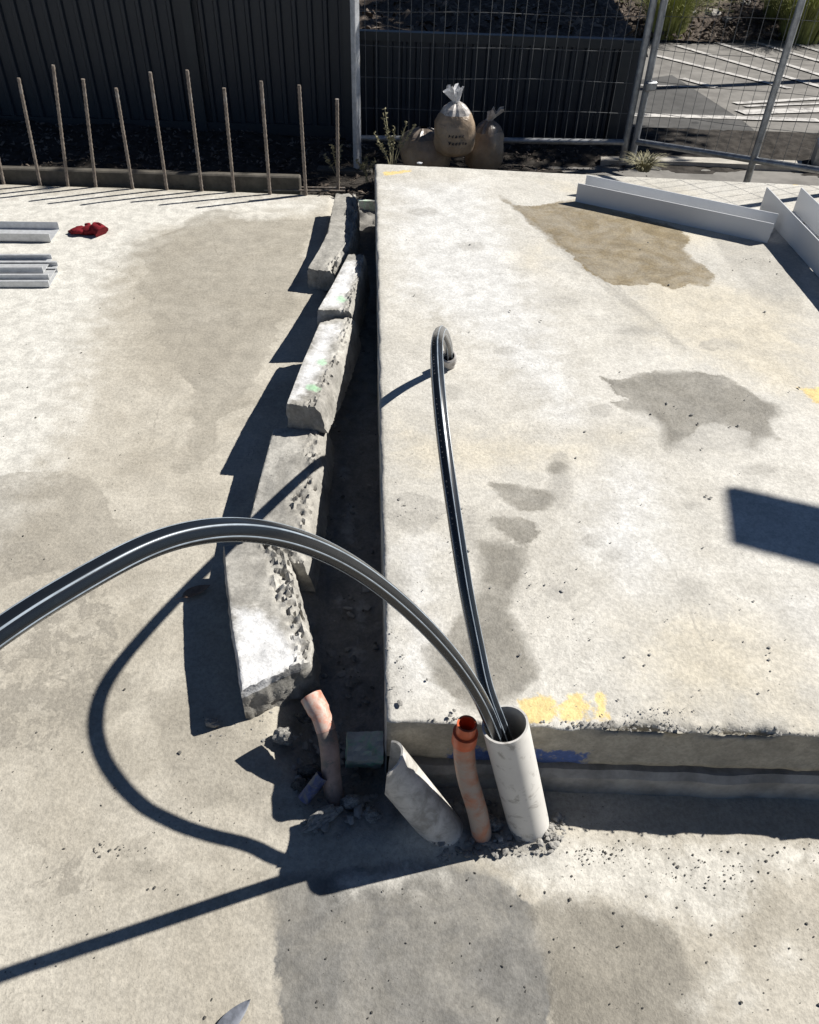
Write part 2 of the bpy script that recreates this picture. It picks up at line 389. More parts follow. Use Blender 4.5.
grime = sdfs(X, Y, [[(135, 245), (210, 210), (315, 220), (300, 275), (285, 330), (250, 390), (215, 450), (180, 470), (190, 400), (150, 330)],
                    [(0, 470), (70, 470), (120, 500), (125, 540), (60, 580), (-60, 600)], [(60, 690), (130, 650), (140, 690), (100, 740), (60, 740)],
                    [(150, 690), (250, 730), (285, 780), (280, 830), (210, 800), (160, 760)], [(90, 870), (140, 840), (170, 860), (120, 900)]], 0)
blotch = sdfs(X, Y, [[(-60, 660), (40, 590), (110, 575), (140, 620), (120, 690), (60, 760), (-60, 780)], ell(60, 870, 55, 45), ell(110, 830, 40, 20), ell(25, 560, 40, 30)], 0)
soil = np.maximum(hole, ds)
fl = link('concrete_floor', grid_mesh('concrete_floor', X, Y, Z, dict(dust=dust, grime=grime, blotch=np.minimum(blotch, .05) - .052, slurry=slur, damp=sdfs(X, Y, dpp, 0), pale=pale, soil=soil, slime=sdfs(X, Y, [ell(355, 655, 7, 26), ell(362, 610, 6, 14), ell(340, 600, 5, 10), ell(350, 520, 6, 20), ell(345, 470, 5, 8)], -.05))), M['floor'])
tag(fl, kind='structure')
link('floor_edge', box_mesh('floor_edge', (-.5, 4.012, -.115), (9, .02, .2)), M['rubble'], fl)

# raised slab: one sheet folded over its front and left edges
sx = np.concatenate([np.arange(0, 1.9, .011), np.linspace(1.9, 4.2, 14)])
sv = np.concatenate([np.linspace(0, .06, 12)[:-1], np.arange(.06, 2.955, .0125), [2.955]])
U, Vv = np.meshgrid(sx, sv)
Yt = YF + Vv; Xt = slab_left(Yt) + U
Yt = YF + Vv * (slab_far(Xt) - YF) / 2.955
Zt = SH + (fbm(Xt, Yt, 1.2, 3, 21) - .5) * .010 + (fbm(Xt, Yt, 30, 3, 22) - .5) * .0016
chip = np.clip(fbm(Xt[0], Xt[0] * 0, 9, 4, 44) - .44, 0, 1) + 1.6 * np.exp(-((Xt[0] - .43) / .05) ** 2) * .12
edge = np.exp(-Vv / .012)
Zt -= edge * (.004 + .10 * chip[None, :] * (.5 + fbm(Xt, Yt, 90, 2, 45)))
Zt += np.exp(-((Vv - .014) / .01) ** 2) * .016 * np.clip(fbm(Xt, Yt, 60, 3, 47) - .45, 0, 1) * (chip[None, :] > .03)
Yt = Yt + edge * ((fbm(Xt, Yt, 26, 4, 46) - .5) * .024 + .05 * chip[None, :])
el = np.exp(-U / .008); Zt -= el * .006 * fbm(Xt, Yt, 24, 3, 50); Xt = Xt + el * (fbm(Xt, Yt, 18, 3, 51) - .5) * .012
# front face rows and left face columns
zr = [.222, .20, .17, .14, .115, .102]
Ff = [(Xt[0], np.full_like(Xt[0], YF) + .003 + (fbm(Xt[0], Xt[0] * 0 + z * 3, 30, 3, 60) - .5) * .008, np.full_like(Xt[0], z)) for z in zr]
Ff.append((Xt[0], np.full_like(Xt[0], YF + .08), np.full_like(Xt[0], .10)))
Xa = np.vstack([f[0] for f in Ff[::-1]] + [Xt]); Ya = np.vstack([f[1] for f in Ff[::-1]] + [Yt]); Za = np.vstack([f[2] for f in Ff[::-1]] + [Zt])
nf = len(Ff)
L = [np.stack([Xa[:, 0] + .0, Ya[:, 0], np.where(np.arange(len(Xa)) >= nf, z, np.minimum(Za[:, 0], z))], -1) for z in (-.12, .0, .1, .2)]
Xa = np.hstack([l[:, 0:1] for l in L] + [Xa]); Ya = np.hstack([l[:, 1:2] for l in L] + [Ya]); Za = np.hstack([l[:, 2:3] for l in L] + [Za])
P1 = [(499, 196), (512, 205), (530, 206), (551, 204), (580, 200), (622, 214), (660, 222), (682, 230), (688, 241), (683, 250), (693, 258), (708, 266), (716, 277), (706, 286), (688, 284), (676, 288), (655, 283), (634, 285), (611, 282), (589, 272), (575, 256), (562, 248), (548, 236), (534, 226), (515, 208)]
P1b = [(497, 194), (505, 196), (570, 243), (640, 305), (690, 350), (684, 352), (620, 300), (560, 250)]
P2 = [(601, 377), (623, 380), (652, 371), (693, 371), (724, 375), (740, 385), (762, 400), (781, 405), (781, 416), (769, 418), (770, 430), (780, 438), (759, 437), (759, 453), (748, 448), (750, 432), (724, 423), (699, 424), (693, 435), (677, 442), (667, 451), (660, 445), (664, 426), (648, 415), (623, 410), (610, 402), (636, 400), (614, 393)]
P3 = [(491, 484), (510, 484), (550, 491), (558, 499), (547, 510), (522, 510), (502, 499)]
P4 = [(484, 517), (505, 517), (536, 523), (540, 532), (527, 547), (531, 561), (523, 572), (508, 609), (526, 637), (540, 673), (530, 690), (502, 707), (463, 707), (432, 676), (422, 647), (443, 644), (457, 620), (477, 592), (480, 567), (478, 541), (496, 540), (522, 545), (499, 530)]
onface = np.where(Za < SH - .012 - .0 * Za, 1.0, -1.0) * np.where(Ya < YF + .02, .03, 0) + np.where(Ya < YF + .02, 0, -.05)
sa = dict(
    puddle=sdfs(Xa, Ya, [P1], SH), wetgrey=sdfs(Xa, Ya, [P2, P3, P4, ell(558, 468, 10, 7)], SH),
    grime=np.maximum(sdfs(Xa, Ya, [P1b, ell(410, 512, 32, 18), ell(395, 590, 16, 30), ell(450, 393, 14, 8), ell(615, 555, 10, 6), ell(395, 690, 12, 26), ell(690, 590, 18, 12), ell(560, 480, 10, 30), ell(470, 246, 14, 4), ell(505, 350, 12, 4), ell(420, 212, 16, 4), ell(560, 300, 20, 5), ell(640, 330, 26, 6), ell(720, 345, 22, 5), ell(780, 300, 16, 5), ell(600, 410, 10, 4), ell(690, 505, 14, 4), ell(560, 590, 14, 7), ell(470, 530, 10, 22), ell(760, 470, 20, 6), ell(590, 540, 9, 5)], SH),
                     sdfs(Xa, Ya, [[(600, 366), (700, 360), (800, 400), (790, 460), (650, 470), (640, 430)], [(690, 230), (819, 240), (819, 330), (740, 300)]], SH) - .06),
    white=sdfs(Xa, Ya, [[(385, 540), (440, 540), (440, 640), (430, 715), (386, 715)], [(380, 180), (480, 180), (520, 240), (560, 330), (600, 420), (560, 440), (470, 340), (400, 300)], [(560, 560), (600, 440), (660, 470), (680, 560), (640, 620), (590, 560)], [(755, 590), (840, 590), (840, 665), (790, 650)], ell(768, 672, 11, 22), ell(780, 630, 8, 5), [(645, 480), (668, 500), (665, 600), (652, 600)]], SH),
    warm=sdfs(Xa, Ya, [[(540, 180), (700, 190), (760, 250), (640, 250)], ell(530, 258, 22, 16), [(390, 420), (470, 430), (640, 430), (600, 470), (400, 480)], [(620, 600), (819, 620), (840, 740), (640, 730)], [(600, 250), (800, 300), (840, 420), (780, 400), (640, 340)]], SH),
    paint=sdfs(Xa, Ya, [ell(539, 708, 21, 17), [(560, 704), (573, 690), (586, 696), (592, 717), (578, 723), (564, 719)], [(593, 689), (604, 688), (611, 719), (598, 720)], [(797, 387), (840, 386), (840, 406), (815, 403)], [(382, 172), (412, 169), (412, 172), (384, 176)], [(780, 180), (819, 186), (819, 190), (790, 185)]], SH) - .002,
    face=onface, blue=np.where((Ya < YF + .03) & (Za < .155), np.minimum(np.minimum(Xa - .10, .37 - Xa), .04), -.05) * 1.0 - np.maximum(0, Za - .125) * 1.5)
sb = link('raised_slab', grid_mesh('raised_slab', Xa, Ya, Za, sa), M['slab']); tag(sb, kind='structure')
# footing below the slab, set back a little under its overhang
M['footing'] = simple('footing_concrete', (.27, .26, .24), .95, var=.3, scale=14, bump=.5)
ft = []
for i, x in enumerate(np.arange(-.02, 4.1, .03)):
    n = float(fbm(np.array([x]), np.array([0.]), 12, 3, 70)[0] - .5)
    ft.append([(x, YF + .09, .078 + n * .004), (x, YF + .004 + n * .01, .076 + n * .01), (x, YF - .008 + n * .012, .062 + n * .008), (x, YF - .006 + n * .01, -.03)])
vs = [p for r in ft for p in r]; fs = [(4 * i + j, 4 * i + j + 1, 4 * i + j + 5, 4 * i + j + 4) for i in range(len(ft) - 1) for j in range(3)]
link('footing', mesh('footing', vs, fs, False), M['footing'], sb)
link('sub_base', box_mesh('sub_base', (2.02, 2.35, .02), (3.9, 2.75, .15)), M['soil'], sb)

# garden soil in front of the fences, behind the slabs
bx = np.arange(-5, 3.4, .03); by = np.arange(3.6, 5.4, .03); X2, Y2 = np.meshgrid(bx, by)
Z2 = -.03 + (fbm(X2, Y2, 3, 4, 81) - .5) * .07 + (fbm(X2, Y2, 22, 3, 82) - .5) * .03 + .05 * np.clip((-X2 - .5) / 1.2, 0, 1)
Z2 = np.where(Y2 < 4.05, -.10, Z2)
Z2 = np.where(X2 > 1.25, np.minimum(Z2, -.035), Z2)
tag(link('garden_soil', grid_mesh('garden_soil', X2, Y2, Z2, {}), M['soil']), kind='structure')

# car park falling gently away, its markings and the mulch bank beyond
def zp(y): return -.02 - .075 * (y - 4.4)
ax0, ax1 = .5, 30.
cp = link('car_park', mesh('car_park', [(ax0, 4.3, zp(4.3)), (ax1, 4.3, zp(4.3)), (ax1, 30, zp(30)), (ax0, 30, zp(30))], [(0, 1, 2, 3)]), M['asphalt']); tag(cp, kind='structure')
def onpark(x, y, up_=0.0):
    d = fw + rt * (x - CX) / F - up * (y - CY) / F
    # z = zp(Y)+up_
    t = (-.02 + .075 * 4.4 + up_ - CAM[2]) / (d[2] + .075 * d[1]); return CAM + t * d
def quadpark(name, pts, mat, up_):
    return link(name, mesh(name, [onpark(a, b, up_) for a, b in pts], [tuple(range(len(pts)))[::-1]]), mat, cp)
quadpark('dark_asphalt', [(600, 165), (612, 84), (672, 75), (742, 120), (760, 135), (750, 150), (690, 148), (660, 170)], M['asphaltdark'], .004)
def parkline(a, b, w, up_=.008):
    A = onpark(*a, up_); B = onpark(*b, up_); d = B - A; d[2] = 0; n = np.array([-d[1], d[0], 0]) / np.hypot(d[0], d[1]) * w / 2
    n[2] = -.075 * n[1]
    return link('painted_line', mesh('painted_line', [A - n, B - n, B + n, A + n], [(0, 1, 2, 3)]), M['line'], cp)
for a, b in [((655, 55), (790, 88)), ((676, 45), (840, 92)), ((716, 42), (850, 84)), ((755, 42), (850, 70)), ((790, 42), (850, 60)), ((682, 78), (715, 87))]:
    parkline(a, b, .07)
parkline((615, 114), (819, 120), .10); parkline((640, 85), (715, 87), .05); parkline((735, 103), (860, 96), .07); parkline((740, 112), (880, 108), .14); parkline((745, 106), (880, 101), .05)
# pit surround and kerb by the temporary fence
pit = [onpark(*p, .012) for p in [(688, 140), (740, 142), (760, 165), (700, 163)]]
pk = link('pit_frame', mesh('pit_frame', pit, [(3, 2, 1, 0)]), M['kerb'], cp)
link('pit_lid', mesh('pit_lid', [onpark(*p, .018) for p in [(700, 144), (732, 146), (745, 160), (712, 158)]], [(3, 2, 1, 0)]), M['asphaltdark'], cp)
kv = [onpark(*p, 0) for p in [(600, 162), (680, 162), (800, 166), (800, 172), (680, 167), (600, 166)]]
link('kerb', mesh('kerb', [v + np.array([0, 0, .03]) for v in kv] + kv, [(5, 4, 3, 2, 1, 0)] + [(i, (i + 1) % 6, 6 + (i + 1) % 6, 6 + i) for i in range(6)]), M['kerb'], cp)

# mulch bank rising behind the car park
edge_px = [(560, 38), (640, 40), (690, 43), (740, 42), (780, 41), (840, 43), (1000, 50), (1400, 60)]
E0 = [onpark(a, b, 0) for a, b in edge_px]
ex = np.array([e[0] for e in E0]); ey = np.array([e[1] for e in E0])
bu = np.linspace(ex[0], ex[-1], 130); bw = np.concatenate([np.linspace(0, 3, 50), np.linspace(3.4, 14, 12)])
XB, WB = np.meshgrid(bu, bw); YB = np.interp(XB, ex, ey) + WB - .05
ZB = zp(YB) + .02 + WB * .30 * np.clip(WB / .5, 0, 1) + (fbm(XB, YB, 1.5, 3, 90) - .5) * .25 * np.clip(WB, 0, 1) + (fbm(XB, YB, 12, 3, 91) - .5) * .06
mb = link('mulch_bank', grid_mesh('mulch_bank', XB, YB, ZB, {}), M['mulch']); tag(mb, kind='structure')
def bank_z(x, y):
    w = max(0, y + .05 - np.interp(x, ex, ey)); return float(zp(y) + .02 + w * .3 * min(1, w / .5))

# raised garden bed behind the low fence
FY = 5.1                                    # low fence
gxs = np.arange(-.45, 1.28, .04); gys = np.arange(FY + .03, 9, .05); XG, YG = np.meshgrid(gxs, gys)
ZG = .40 + .06 * (YG - FY) + (fbm(XG, YG, 2.5, 4, 95) - .5) * .10 + (fbm(XG, YG, 20, 3, 96) - .5) * .05
tag(link('raised_garden_bed', grid_mesh('raised_garden_bed', XG, YG, ZG, {}), M['mulch']), kind='structure')

# ------------------------------------------------------------ fences
def ribbed_fence(name, p0, p1, z0, z1, pan, label, capw=.05, posts=(), toprail=True):
    p0 = np.array(p0, float); p1 = np.array(p1, float); d = p1 - p0; Ln = np.hypot(*d); d /= Ln; nrm = np.array([d[1], -d[0]])
    root = empty(name, (p0[0], p0[1], z0)); tag(root, label, 'fence')
    n = int(round(Ln / pan)); w = Ln / n; h = z1 - z0
    prof = [(0, 0), (.008, 0), (.016, .016), (.034, .016), (.042, 0), (w, 0)]
    vs = []
    for z in (0, h):
        for a, b in prof: vs.append((d[0] * a + nrm[0] * b, d[1] * a + nrm[1] * b, z))
    m = len(prof); me = mesh('panel', vs, [(i, i + 1, m + i + 1, m + i) for i in range(m - 1)])
    me.materials.append(M['fence'])
    for i in range(n):
        o = link('panel', me, None, root); o.location = (d[0] * w * i, d[1] * w * i, 0)
    def bar(nm, zc, hh, th):
        ang = math.atan2(d[1], d[0])
        link(nm, box_mesh(nm, (d[0] * Ln / 2, d[1] * Ln / 2, zc), (Ln + .01, th, hh), Matrix.Rotation(ang, 3, 'Z')), M['fencecap'], root)
    if toprail: bar('top_rail', h + .012, .045, .05)
    bar('bottom_rail', .02, .06, .045)
    for s in posts:
        c = d * s
        link('post', box_mesh('post', (c[0] + nrm[0] * .012, c[1] + nrm[1] * .012, h / 2 - .1), (.055, .05, h + .25), Matrix.Rotation(math.atan2(d[1], d[0]), 3, 'Z')), M['fencecap'], root)
    return root
ribbed_fence('steel_fence', (-3.9, 4.92), (-.40, 4.96), .0, 2.35, .083, 'tall charcoal ribbed steel fence behind the row of starter bars', posts=(1.05, 2.62, 3.48))
ribbed_fence('steel_fence', (-.46, FY), (1.21, FY), -.10, .475, .079, 'low charcoal ribbed steel fence behind the sand bags', posts=(.02, 1.59))

def rod(name, L_, r, mat, seg=6):
    me = tube(name, [(0, 0, 0), (0, 0, L_)], r, seg); me.materials.append(mat); return me
def mesh_panel(label, A, B, zb0, zb1, height, spacing, feet=(), mid=(), drop=.1, wr=.0017):
    """temporary fence panel: tubular frame with welded wires, A to B at bottom-rail level"""
    A = np.array([A[0], A[1], zb0]); B = np.array([B[0], B[1], zb1]); d = B - A; Ln = np.linalg.norm(d)
    root = empty('temporary_fence_panel', A - np.array([0, 0, drop])); tag(root, label, 'fence panel', 'temporary fence panels')
    O = A - np.array([0, 0, drop]); upv = np.array([0, 0, height])
    def part(nm, p, q, r, mat, seg=10): link(nm, tube(nm, [p - O, q - O], r, seg), mat, root)
    part('bottom_rail', A, B, .016, M['galv']); part('top_rail', A + upv, B + upv, .016, M['galv'])
    for t in (0, 1): part('post', A + d * t - np.array([0, 0, drop]), A + d * t + upv, .019, M['galv'], 12)
    for t in mid: part('post', A + d * t - np.array([0, 0, drop]), A + d * t + upv, .017, M['galv'], 12)
    vm = rod('vertical_wire', height, wr, M['wire'], 5); n = int(Ln / spacing)
    for i in range(1, n):
        o = link('vertical_wire', vm, None, root); o.location = V(A + d * (i / n) - O); o.rotation_euler = (random.uniform(-.004, .004), random.uniform(-.004, .004), 0)
    zz = .0
    k_ = 0
    while zz < height - .1:
        zz += .15; bow = .006 * math.sin(k_ * 2.1); k_ += 1
        pts = [A + d * t + np.array([0, 0, zz + bow * math.sin(math.pi * t) + .004 * math.sin(t * 9 + k_)]) - O + np.array([0, -.004, 0]) for t in np.linspace(0, 1, 9)]
        link('horizontal_wire', tube('horizontal_wire', pts, wr, 5), M['wire'], root)
    return root, A, B, O
PB = pixy(628, 158, 4.66)
r1, A1, B1, O1 = mesh_panel('wire mesh fence panel standing behind the sand bags', (-.36, 4.58), (PB[0] - .03, 4.66), .10, .10, 1.0, .056)
r2, A2, B2, O2 = mesh_panel('angled wire mesh fence panel in front of the car park', (PB[0] + .02, 4.65), (2.02, 3.70), .11, .28, .86, .06, mid=(.55,), drop=.12, wr=.0012)
link('clamp', box_mesh('clamp', V(pixy(650, 86, 4.64) - O2), (.07, .035, .045), Matrix.Rotation(.5, 3, 'Z'), .006), M['galv'], r2)
# fence foot showing at the right edge of the picture
ff = box_mesh('fence_foot_block', (0, 0, .07), (.56, .2, .14), None, .015); o = link('fence_foot_block', ff, M['galv']); q = onpark(862, 172); o.location = V(q); o.rotation_euler.z = -.3
tag(o, 'grey block at the right edge beyond the mesh panel', 'block')

# bright upright post at the end of the trench
pp = empty('fence_post', pixy(358, 190, 4.42)); tag(pp, 'sunlit galvanised square post at the far end of the trench', 'post')
link('post_tube', box_mesh('post_tube', (0, 0, .50), (.034, .034, 1.1), Matrix.Rotation(.80, 3, 'Z'), .004), M['postgalv'], pp)
link('tape_band', box_mesh('tape_band', (0, 0, .11), (.045, .045, .02), Matrix.Rotation(.80, 3, 'Z')), M['darkcrumb'], pp)
link('tape_band', box_mesh('tape_band', (0, 0, .05), (.045, .045, .016), Matrix.Rotation(.80, 3, 'Z')), M['darkcrumb'], pp)

# timber edging behind the floor
t1 = box_mesh('timber_edging', (0, 0, 0), (2.75, .045, .11), Matrix.Rotation(.012, 3, 'Z'), .006)
o = link('timber_edging', t1, M['timber']); o.location = (-1.98, 4.075, .012); tag(o, 'long timber edging board lying along the far edge of the floor', 'timber board')
t2 = box_mesh('timber_plank', (0, 0, 0), (1.0, .12, .05), Matrix.Rotation(.03, 3, 'Z'), .006)
o = link('timber_plank', t2, M['timber']); o.location = V(pixy(-60, 142, 4.72)); tag(o, 'short plank against the tall fence at the left edge', 'timber board')
t3 = box_mesh('timber_offcut', (0, 0, 0), (.30, .06, .04), Matrix.Rotation(-.03, 3, 'Z'), .006)
o = link('timber_offcut', t3, M['timber']); o.location = V(pixy(345, 172, 4.42)); tag(o, 'pale timber offcut on the soil beside the galvanised post', 'timber board')
for i in range(2):
    o = link('thin_rod', tube('thin_rod', [pixy(272 - 8 * i, 187 + 3 * i, 4.10 - .03 * i), pixy(345, 188 + 3 * i, 4.10 - .03 * i)], .005, 6), M['rebar'])
    tag(o, ['thin rusty rod lying on the soil, farther of two', 'thin rusty rod lying along the floor edge, nearer of two'][i], 'rod', 'thin rods on the soil')

# ------------------------------------------------------------ starter bars
bars = [((4, 185), (-3, 152)), ((40.5, 186), (18.5, 78)), ((68, 187), (53, 65)), ((96, 188), (83, 79)), ((133, 190), (116, 88)), ((167, 191), (150, 72)), ((202, 192), (187, 70)), ((234, 193), (224, 88)), ((270, 195), (261, 81)), ((306, 196), (299, 85)), ((338, 191), (337, 99))]
words = ['first', 'second', 'third', 'fourth', 'fifth', 'sixth', 'seventh', 'eighth', 'ninth', 'tenth', 'last']
for i, (b, t) in enumerate(bars):
    B = pix(*b, -.005); T = pixy(*t, B[1] + random.uniform(-.01, .02)); n = int(np.linalg.norm(T - B) / .011)
    path = [B - (T - B) / np.linalg.norm(T - B) * .05] + [B + (T - B) * j / n for j in range(n + 1)]
    rr = [.0078] + [.0092 if j % 2 else .0074 for j in range(n + 1)]
    root = empty('starter_bar', B)
    link('bar', shift(tube('bar', path, rr, 8), B), M['rebar'], root)
    tag(root, f'{words[i]} upright rusty starter bar counted from the left' + (' edge of the photo' if i == 0 else ''), 'steel bar', 'starter bars along the far floor edge')

# ------------------------------------------------------------ broken concrete strips
def strip(name, secs, label, seed, mats=M['rubble'], rough_side=.016, rough_top=.5, flare=.03, nv=26, du=.0065, near_rough=.007, pale=None, green=()):
    """secs: (pxL, pxR, z_left, z_right, z_bottom) near to far; top traced, right side broken"""
    Lp = [pix(*s[0], s[2]) for s in secs]; Rp = [pix(*s[1], s[3]) for s in secs]; zb = [s[4] for s in secs]
    ln = np.cumsum([0] + [np.linalg.norm((Lp[i + 1] + Rp[i + 1] - Lp[i] - Rp[i]) / 2) for i in range(len(secs) - 1)])
    nu = max(8, int(ln[-1] / du)); us = np.linspace(0, ln[-1], nu + 1)
    def ip(A, u): return np.array([np.interp(u, ln, [a[k] for a in A]) for k in range(3)])
    nw = 9; vid = {}; vs = []; fs = []
    def vert(i, j, w):
        key = (i, j, w)
        if key in vid: return vid[key]
        u = us[i]; v = j / nv; a = ip(Lp, u); b = ip(Rp, u); zbo = np.interp(u, ln, zb)
        p = a + (b - a) * v; tw = w / nw
        p = p.copy(); p[2] = p[2] + (zbo - p[2]) * tw
        d = (b - a) / np.linalg.norm(b - a); along = np.array([-d[1], d[0], 0])
        P = Vector((p[0] * 1.0 + seed * 3.1, p[1], p[2]))
        n1 = mn.fractal(P * 42, .9, 2.1, 4); n2 = mn.fractal(P * 110, .9, 2.1, 3); c1 = mn.noise(P * 38)
        redge = min(1, max(0, (v - (.62 - .28 * mn.noise(P * 9))) / .2)) if rough_top else 0
        if w == 0:
            n3_ = mn.noise(P * 75); ch = (abs(n1) * .020 + abs(c1) * .012 + abs(n3_) * .012) * redge * rough_top * 1.6
            p[2] += -ch + .012 * redge * rough_top + n1 * .0015 + (.010 * n2 * redge)
        if j == nv:
            q = tw ** .7; p = p + d * (flare * q) + d * (n1 * rough_side * .22 + n2 * .003)
            if w == 0: p[2] -= .006 + abs(n2) * .010
        if j == 0:
            p = p + d * (n1 * .003) + (d * .004 if w in (0,) else 0)
            if w == 0: p[2] -= .002
        if i == 0: p = p + along * (n1 * near_rough) * (0.4 + tw); 
        if i == 0 and w == 0: p[2] -= abs(n2) * .008
        if i == nu: p = p + along * n1 * .012
        vid[key] = len(vs); vs.append(p); return vid[key]
    for i in range(nu):
        for j in range(nv):
            fs.append((vert(i, j, 0), vert(i, j + 1, 0), vert(i + 1, j + 1, 0), vert(i + 1, j, 0)))
            fs.append((vert(i, j, nw), vert(i + 1, j, nw), vert(i + 1, j + 1, nw), vert(i, j + 1, nw)))
        for w in range(nw):
            fs.append((vert(i, nv, w), vert(i, nv, w + 1), vert(i + 1, nv, w + 1), vert(i + 1, nv, w)))
            fs.append((vert(i, 0, w), vert(i + 1, 0, w), vert(i + 1, 0, w + 1), vert(i, 0, w + 1)))
    for j in range(nv):
        for w in range(nw):
            fs.append((vert(0, j, w), vert(0, j, w + 1), vert(0, j + 1, w + 1), vert(0, j + 1, w)))
            fs.append((vert(nu, j, w), vert(nu, j + 1, w), vert(nu, j + 1, w + 1), vert(nu, j, w + 1)))
    me = mesh(name, vs, fs, True)
    try: me.set_sharp_from_angle(angle=math.radians(52))
    except Exception: pass
    co = np.array(vs); z = float(np.mean([s[2] for s in secs]))
    for nm, polys in (('pale', pale or []), ('green', green)):
        val = sdfs(co[:, 0], co[:, 1], polys, z) if len(polys) else np.full(len(co), -1.0)
        val = np.where(co[:, 2] < z - .035, -.3, val)
        at = me.attributes.new(nm, 'FLOAT', 'POINT'); at.data.foreach_set('value', val.astype(np.float32))
    o = link(name, me, mats); tag(o, label, 'concrete', 'broken concrete strips along the trench'); return o
strip('broken_concrete_strip', [((240, 690), (306, 660), .118, .112, -.012), ((236, 660), (309, 640), .118, .112, -.012), ((229, 620), (298, 598), .118, .112, -.01), ((224, 570), (288, 562), .115, .11, -.005), ((222, 545), (283, 540), .112, .108, 0)],
      'nearest broken concrete strip with a pale smooth end beside the trench', 1, flare=.022, pale=[[(232, 606), (262, 612), (288, 630), (303, 650), (300, 670), (240, 700)]], rough_top=1.0)
strip('broken_concrete_strip', [((236, 556), (300, 560), .085, .10, -.01), ((246, 528), (306, 530), .10, .11, -.01), ((258, 480), (315, 475), .115, .115, -.01), ((272, 430), (322, 420), .12, .12, -.01)],
      'grey broken concrete strip crossed by a straight cable shadow', 2, flare=.035, rough_top=.4, rough_side=.010)
strip('broken_concrete_strip', [((286, 403), (316, 407), .208, .205, .115), ((300, 366), (332, 370), .19, .185, .07), ((319, 322), (353, 318), .155, .15, .03)],
      'pale concrete strip with a green spray mark propped on the strip before it', 3, flare=.03, rough_top=.18, rough_side=.010, near_rough=.004, pale=[[(285, 410), (322, 318), (340, 316), (318, 380), (306, 400)]], green=[ell(313, 391, 7, 4), ell(322, 362, 5, 4)])
strip('broken_concrete_strip', [((317, 309), (350, 310), .18, .175, .04), ((332, 284), (358, 285), .165, .16, .02), ((348, 254), (365, 255), .15, .15, 0)],
      'short pale concrete strip, second from the far end of the row', 4, flare=.02, rough_top=.18, rough_side=.010, near_rough=.004, pale=[[(318, 311), (345, 258), (360, 258), (342, 311)]], green=[ell(341, 301, 5, 4)])
strip('broken_concrete_strip', [((307, 268), (333, 271), .09, .09, 0), ((318, 250), (346, 254), .10, .10, 0), ((327, 232), (355, 236), .10, .10, 0), ((331, 212), (357, 214), .10, .10, 0), ((335, 194), (357, 194), .10, .10, 0)],
      'bent rough concrete strip at the far end of the row', 5, flare=.01, rough_top=.9, du=.014)

# ------------------------------------------------------------ rubble pieces and crumbs
def rock_mesh(name, seed, sub=2, flat=.7, sharp=.5):
    bm = bmesh.new(); bmesh.ops.create_icosphere(bm, subdivisions=sub, radius=.5)
    for v in bm.verts:
        c = v.co.copy(); P = c * 2.2 + Vector((seed * 7.3, seed * 1.7, seed))
        r = 1 + sharp * .8 * mn.noise(P) + sharp * .45 * mn.noise(P * 2.3)
        v.co = Vector((round(c.x * r * 3.2) / 3.2 * .35 + c.x * r * .65, c.y * r, c.z * r * flat))
    return bm_mesh(bm, name)
def rock(name, px, size, seed, mat, label, group=None, z=None, flat=.7, rz=0, tilt=0, cat='rubble'):
    me = rock_mesh(name, seed, 3, 1.0, .55); p = pix(*px, 0)
    o = link(name, me, mat); o.scale = size; o.rotation_euler = (tilt, tilt * .6, rz)
    o.location = (p[0], p[1], (z if z is not None else size[2] * .35)); tag(o, label, cat, group); return o
rock('concrete_chunk', (286, 739), (.045, .035, .045), 11, M['crumb'], 'small angular concrete chunk left of the faded orange conduit', z=.01)
rock('concrete_chunk', (322, 820), (.085, .034, .035), 13, M['crumb'], 'elongated concrete chunk below the blue conduit end', rz=.55, z=.005)
rock('concrete_chunk', (443, 855), (.042, .038, .014), 14, M['crumb'], 'flat shaded flake left of the upright orange conduit', z=.006)
rock('concrete_chunk', (212, 725), (.034, .02, .02), 15, M['crumb'], 'small stone at the foot of the nearest broken strip', z=.008, rz=-.2)
rock('concrete_chunk', (500, 848), (.038, .022, .014), 16, M['crumb'], 'cracked flake lying in front of the white pipe', z=.012, rz=.3)
rock('concrete_chunk', (493, 826), (.042, .036, .03), 17, M['crumb'], 'grey lump between the orange conduit and the white pipe', z=.012)
rock('concrete_chunk', (551, 842), (.02, .018, .03), 18, M['crumb'], 'upright lump at the right foot of the white pipe', z=.014)
rock('concrete_chunk', (312, 770), (.05, .03, .03), 19, M['darkcrumb'], 'dark lump left of the faded orange conduit', z=-.01)
rock('concrete_chunk', (352, 802), (.045, .03, .03), 21, M['crumb'], 'rounded lump right of the faded orange conduit foot', z=.0)
rock('concrete_chunk', (300, 785), (.034, .028, .024), 22, M['darkcrumb'], 'dark clod above the blue conduit end', z=.0)
rock('concrete_chunk', (372, 818), (.036, .028, .022), 23, M['crumb'], 'clod between the elongated chunk and the slanted pipe', z=.004)
rock('concrete_chunk', (306, 716), (.05, .03, .03), 24, M['darkcrumb'], 'dark clod under the broken end of the nearest strip', z=.0)
gb = pix(364, 775, 0)
bm = bmesh.new(); bmesh.ops.create_cube(bm, size=1); bmesh.ops.subdivide_edges(bm, edges=bm.edges, cuts=5, use_grid_fill=True)
for v in bm.verts:
    c = v.co.copy(); n = mn.fractal(c * 4 + Vector((3, 9, 1)), .8, 2, 4) * .06
    v.co = Vector((c.x * .075, c.y * .06, c.z * .085)) + c.normalized() * n * .09
o = link('green_sprayed_block', bm_mesh(bm, 'green_sprayed_block'), M['greenblock']); o.location = (gb[0] - .002, gb[1] + .05, .015); o.rotation_euler = (.35, .05, .08)
tag(o, 'green sprayed concrete block wedged at the corner of the raised slab', 'concrete')

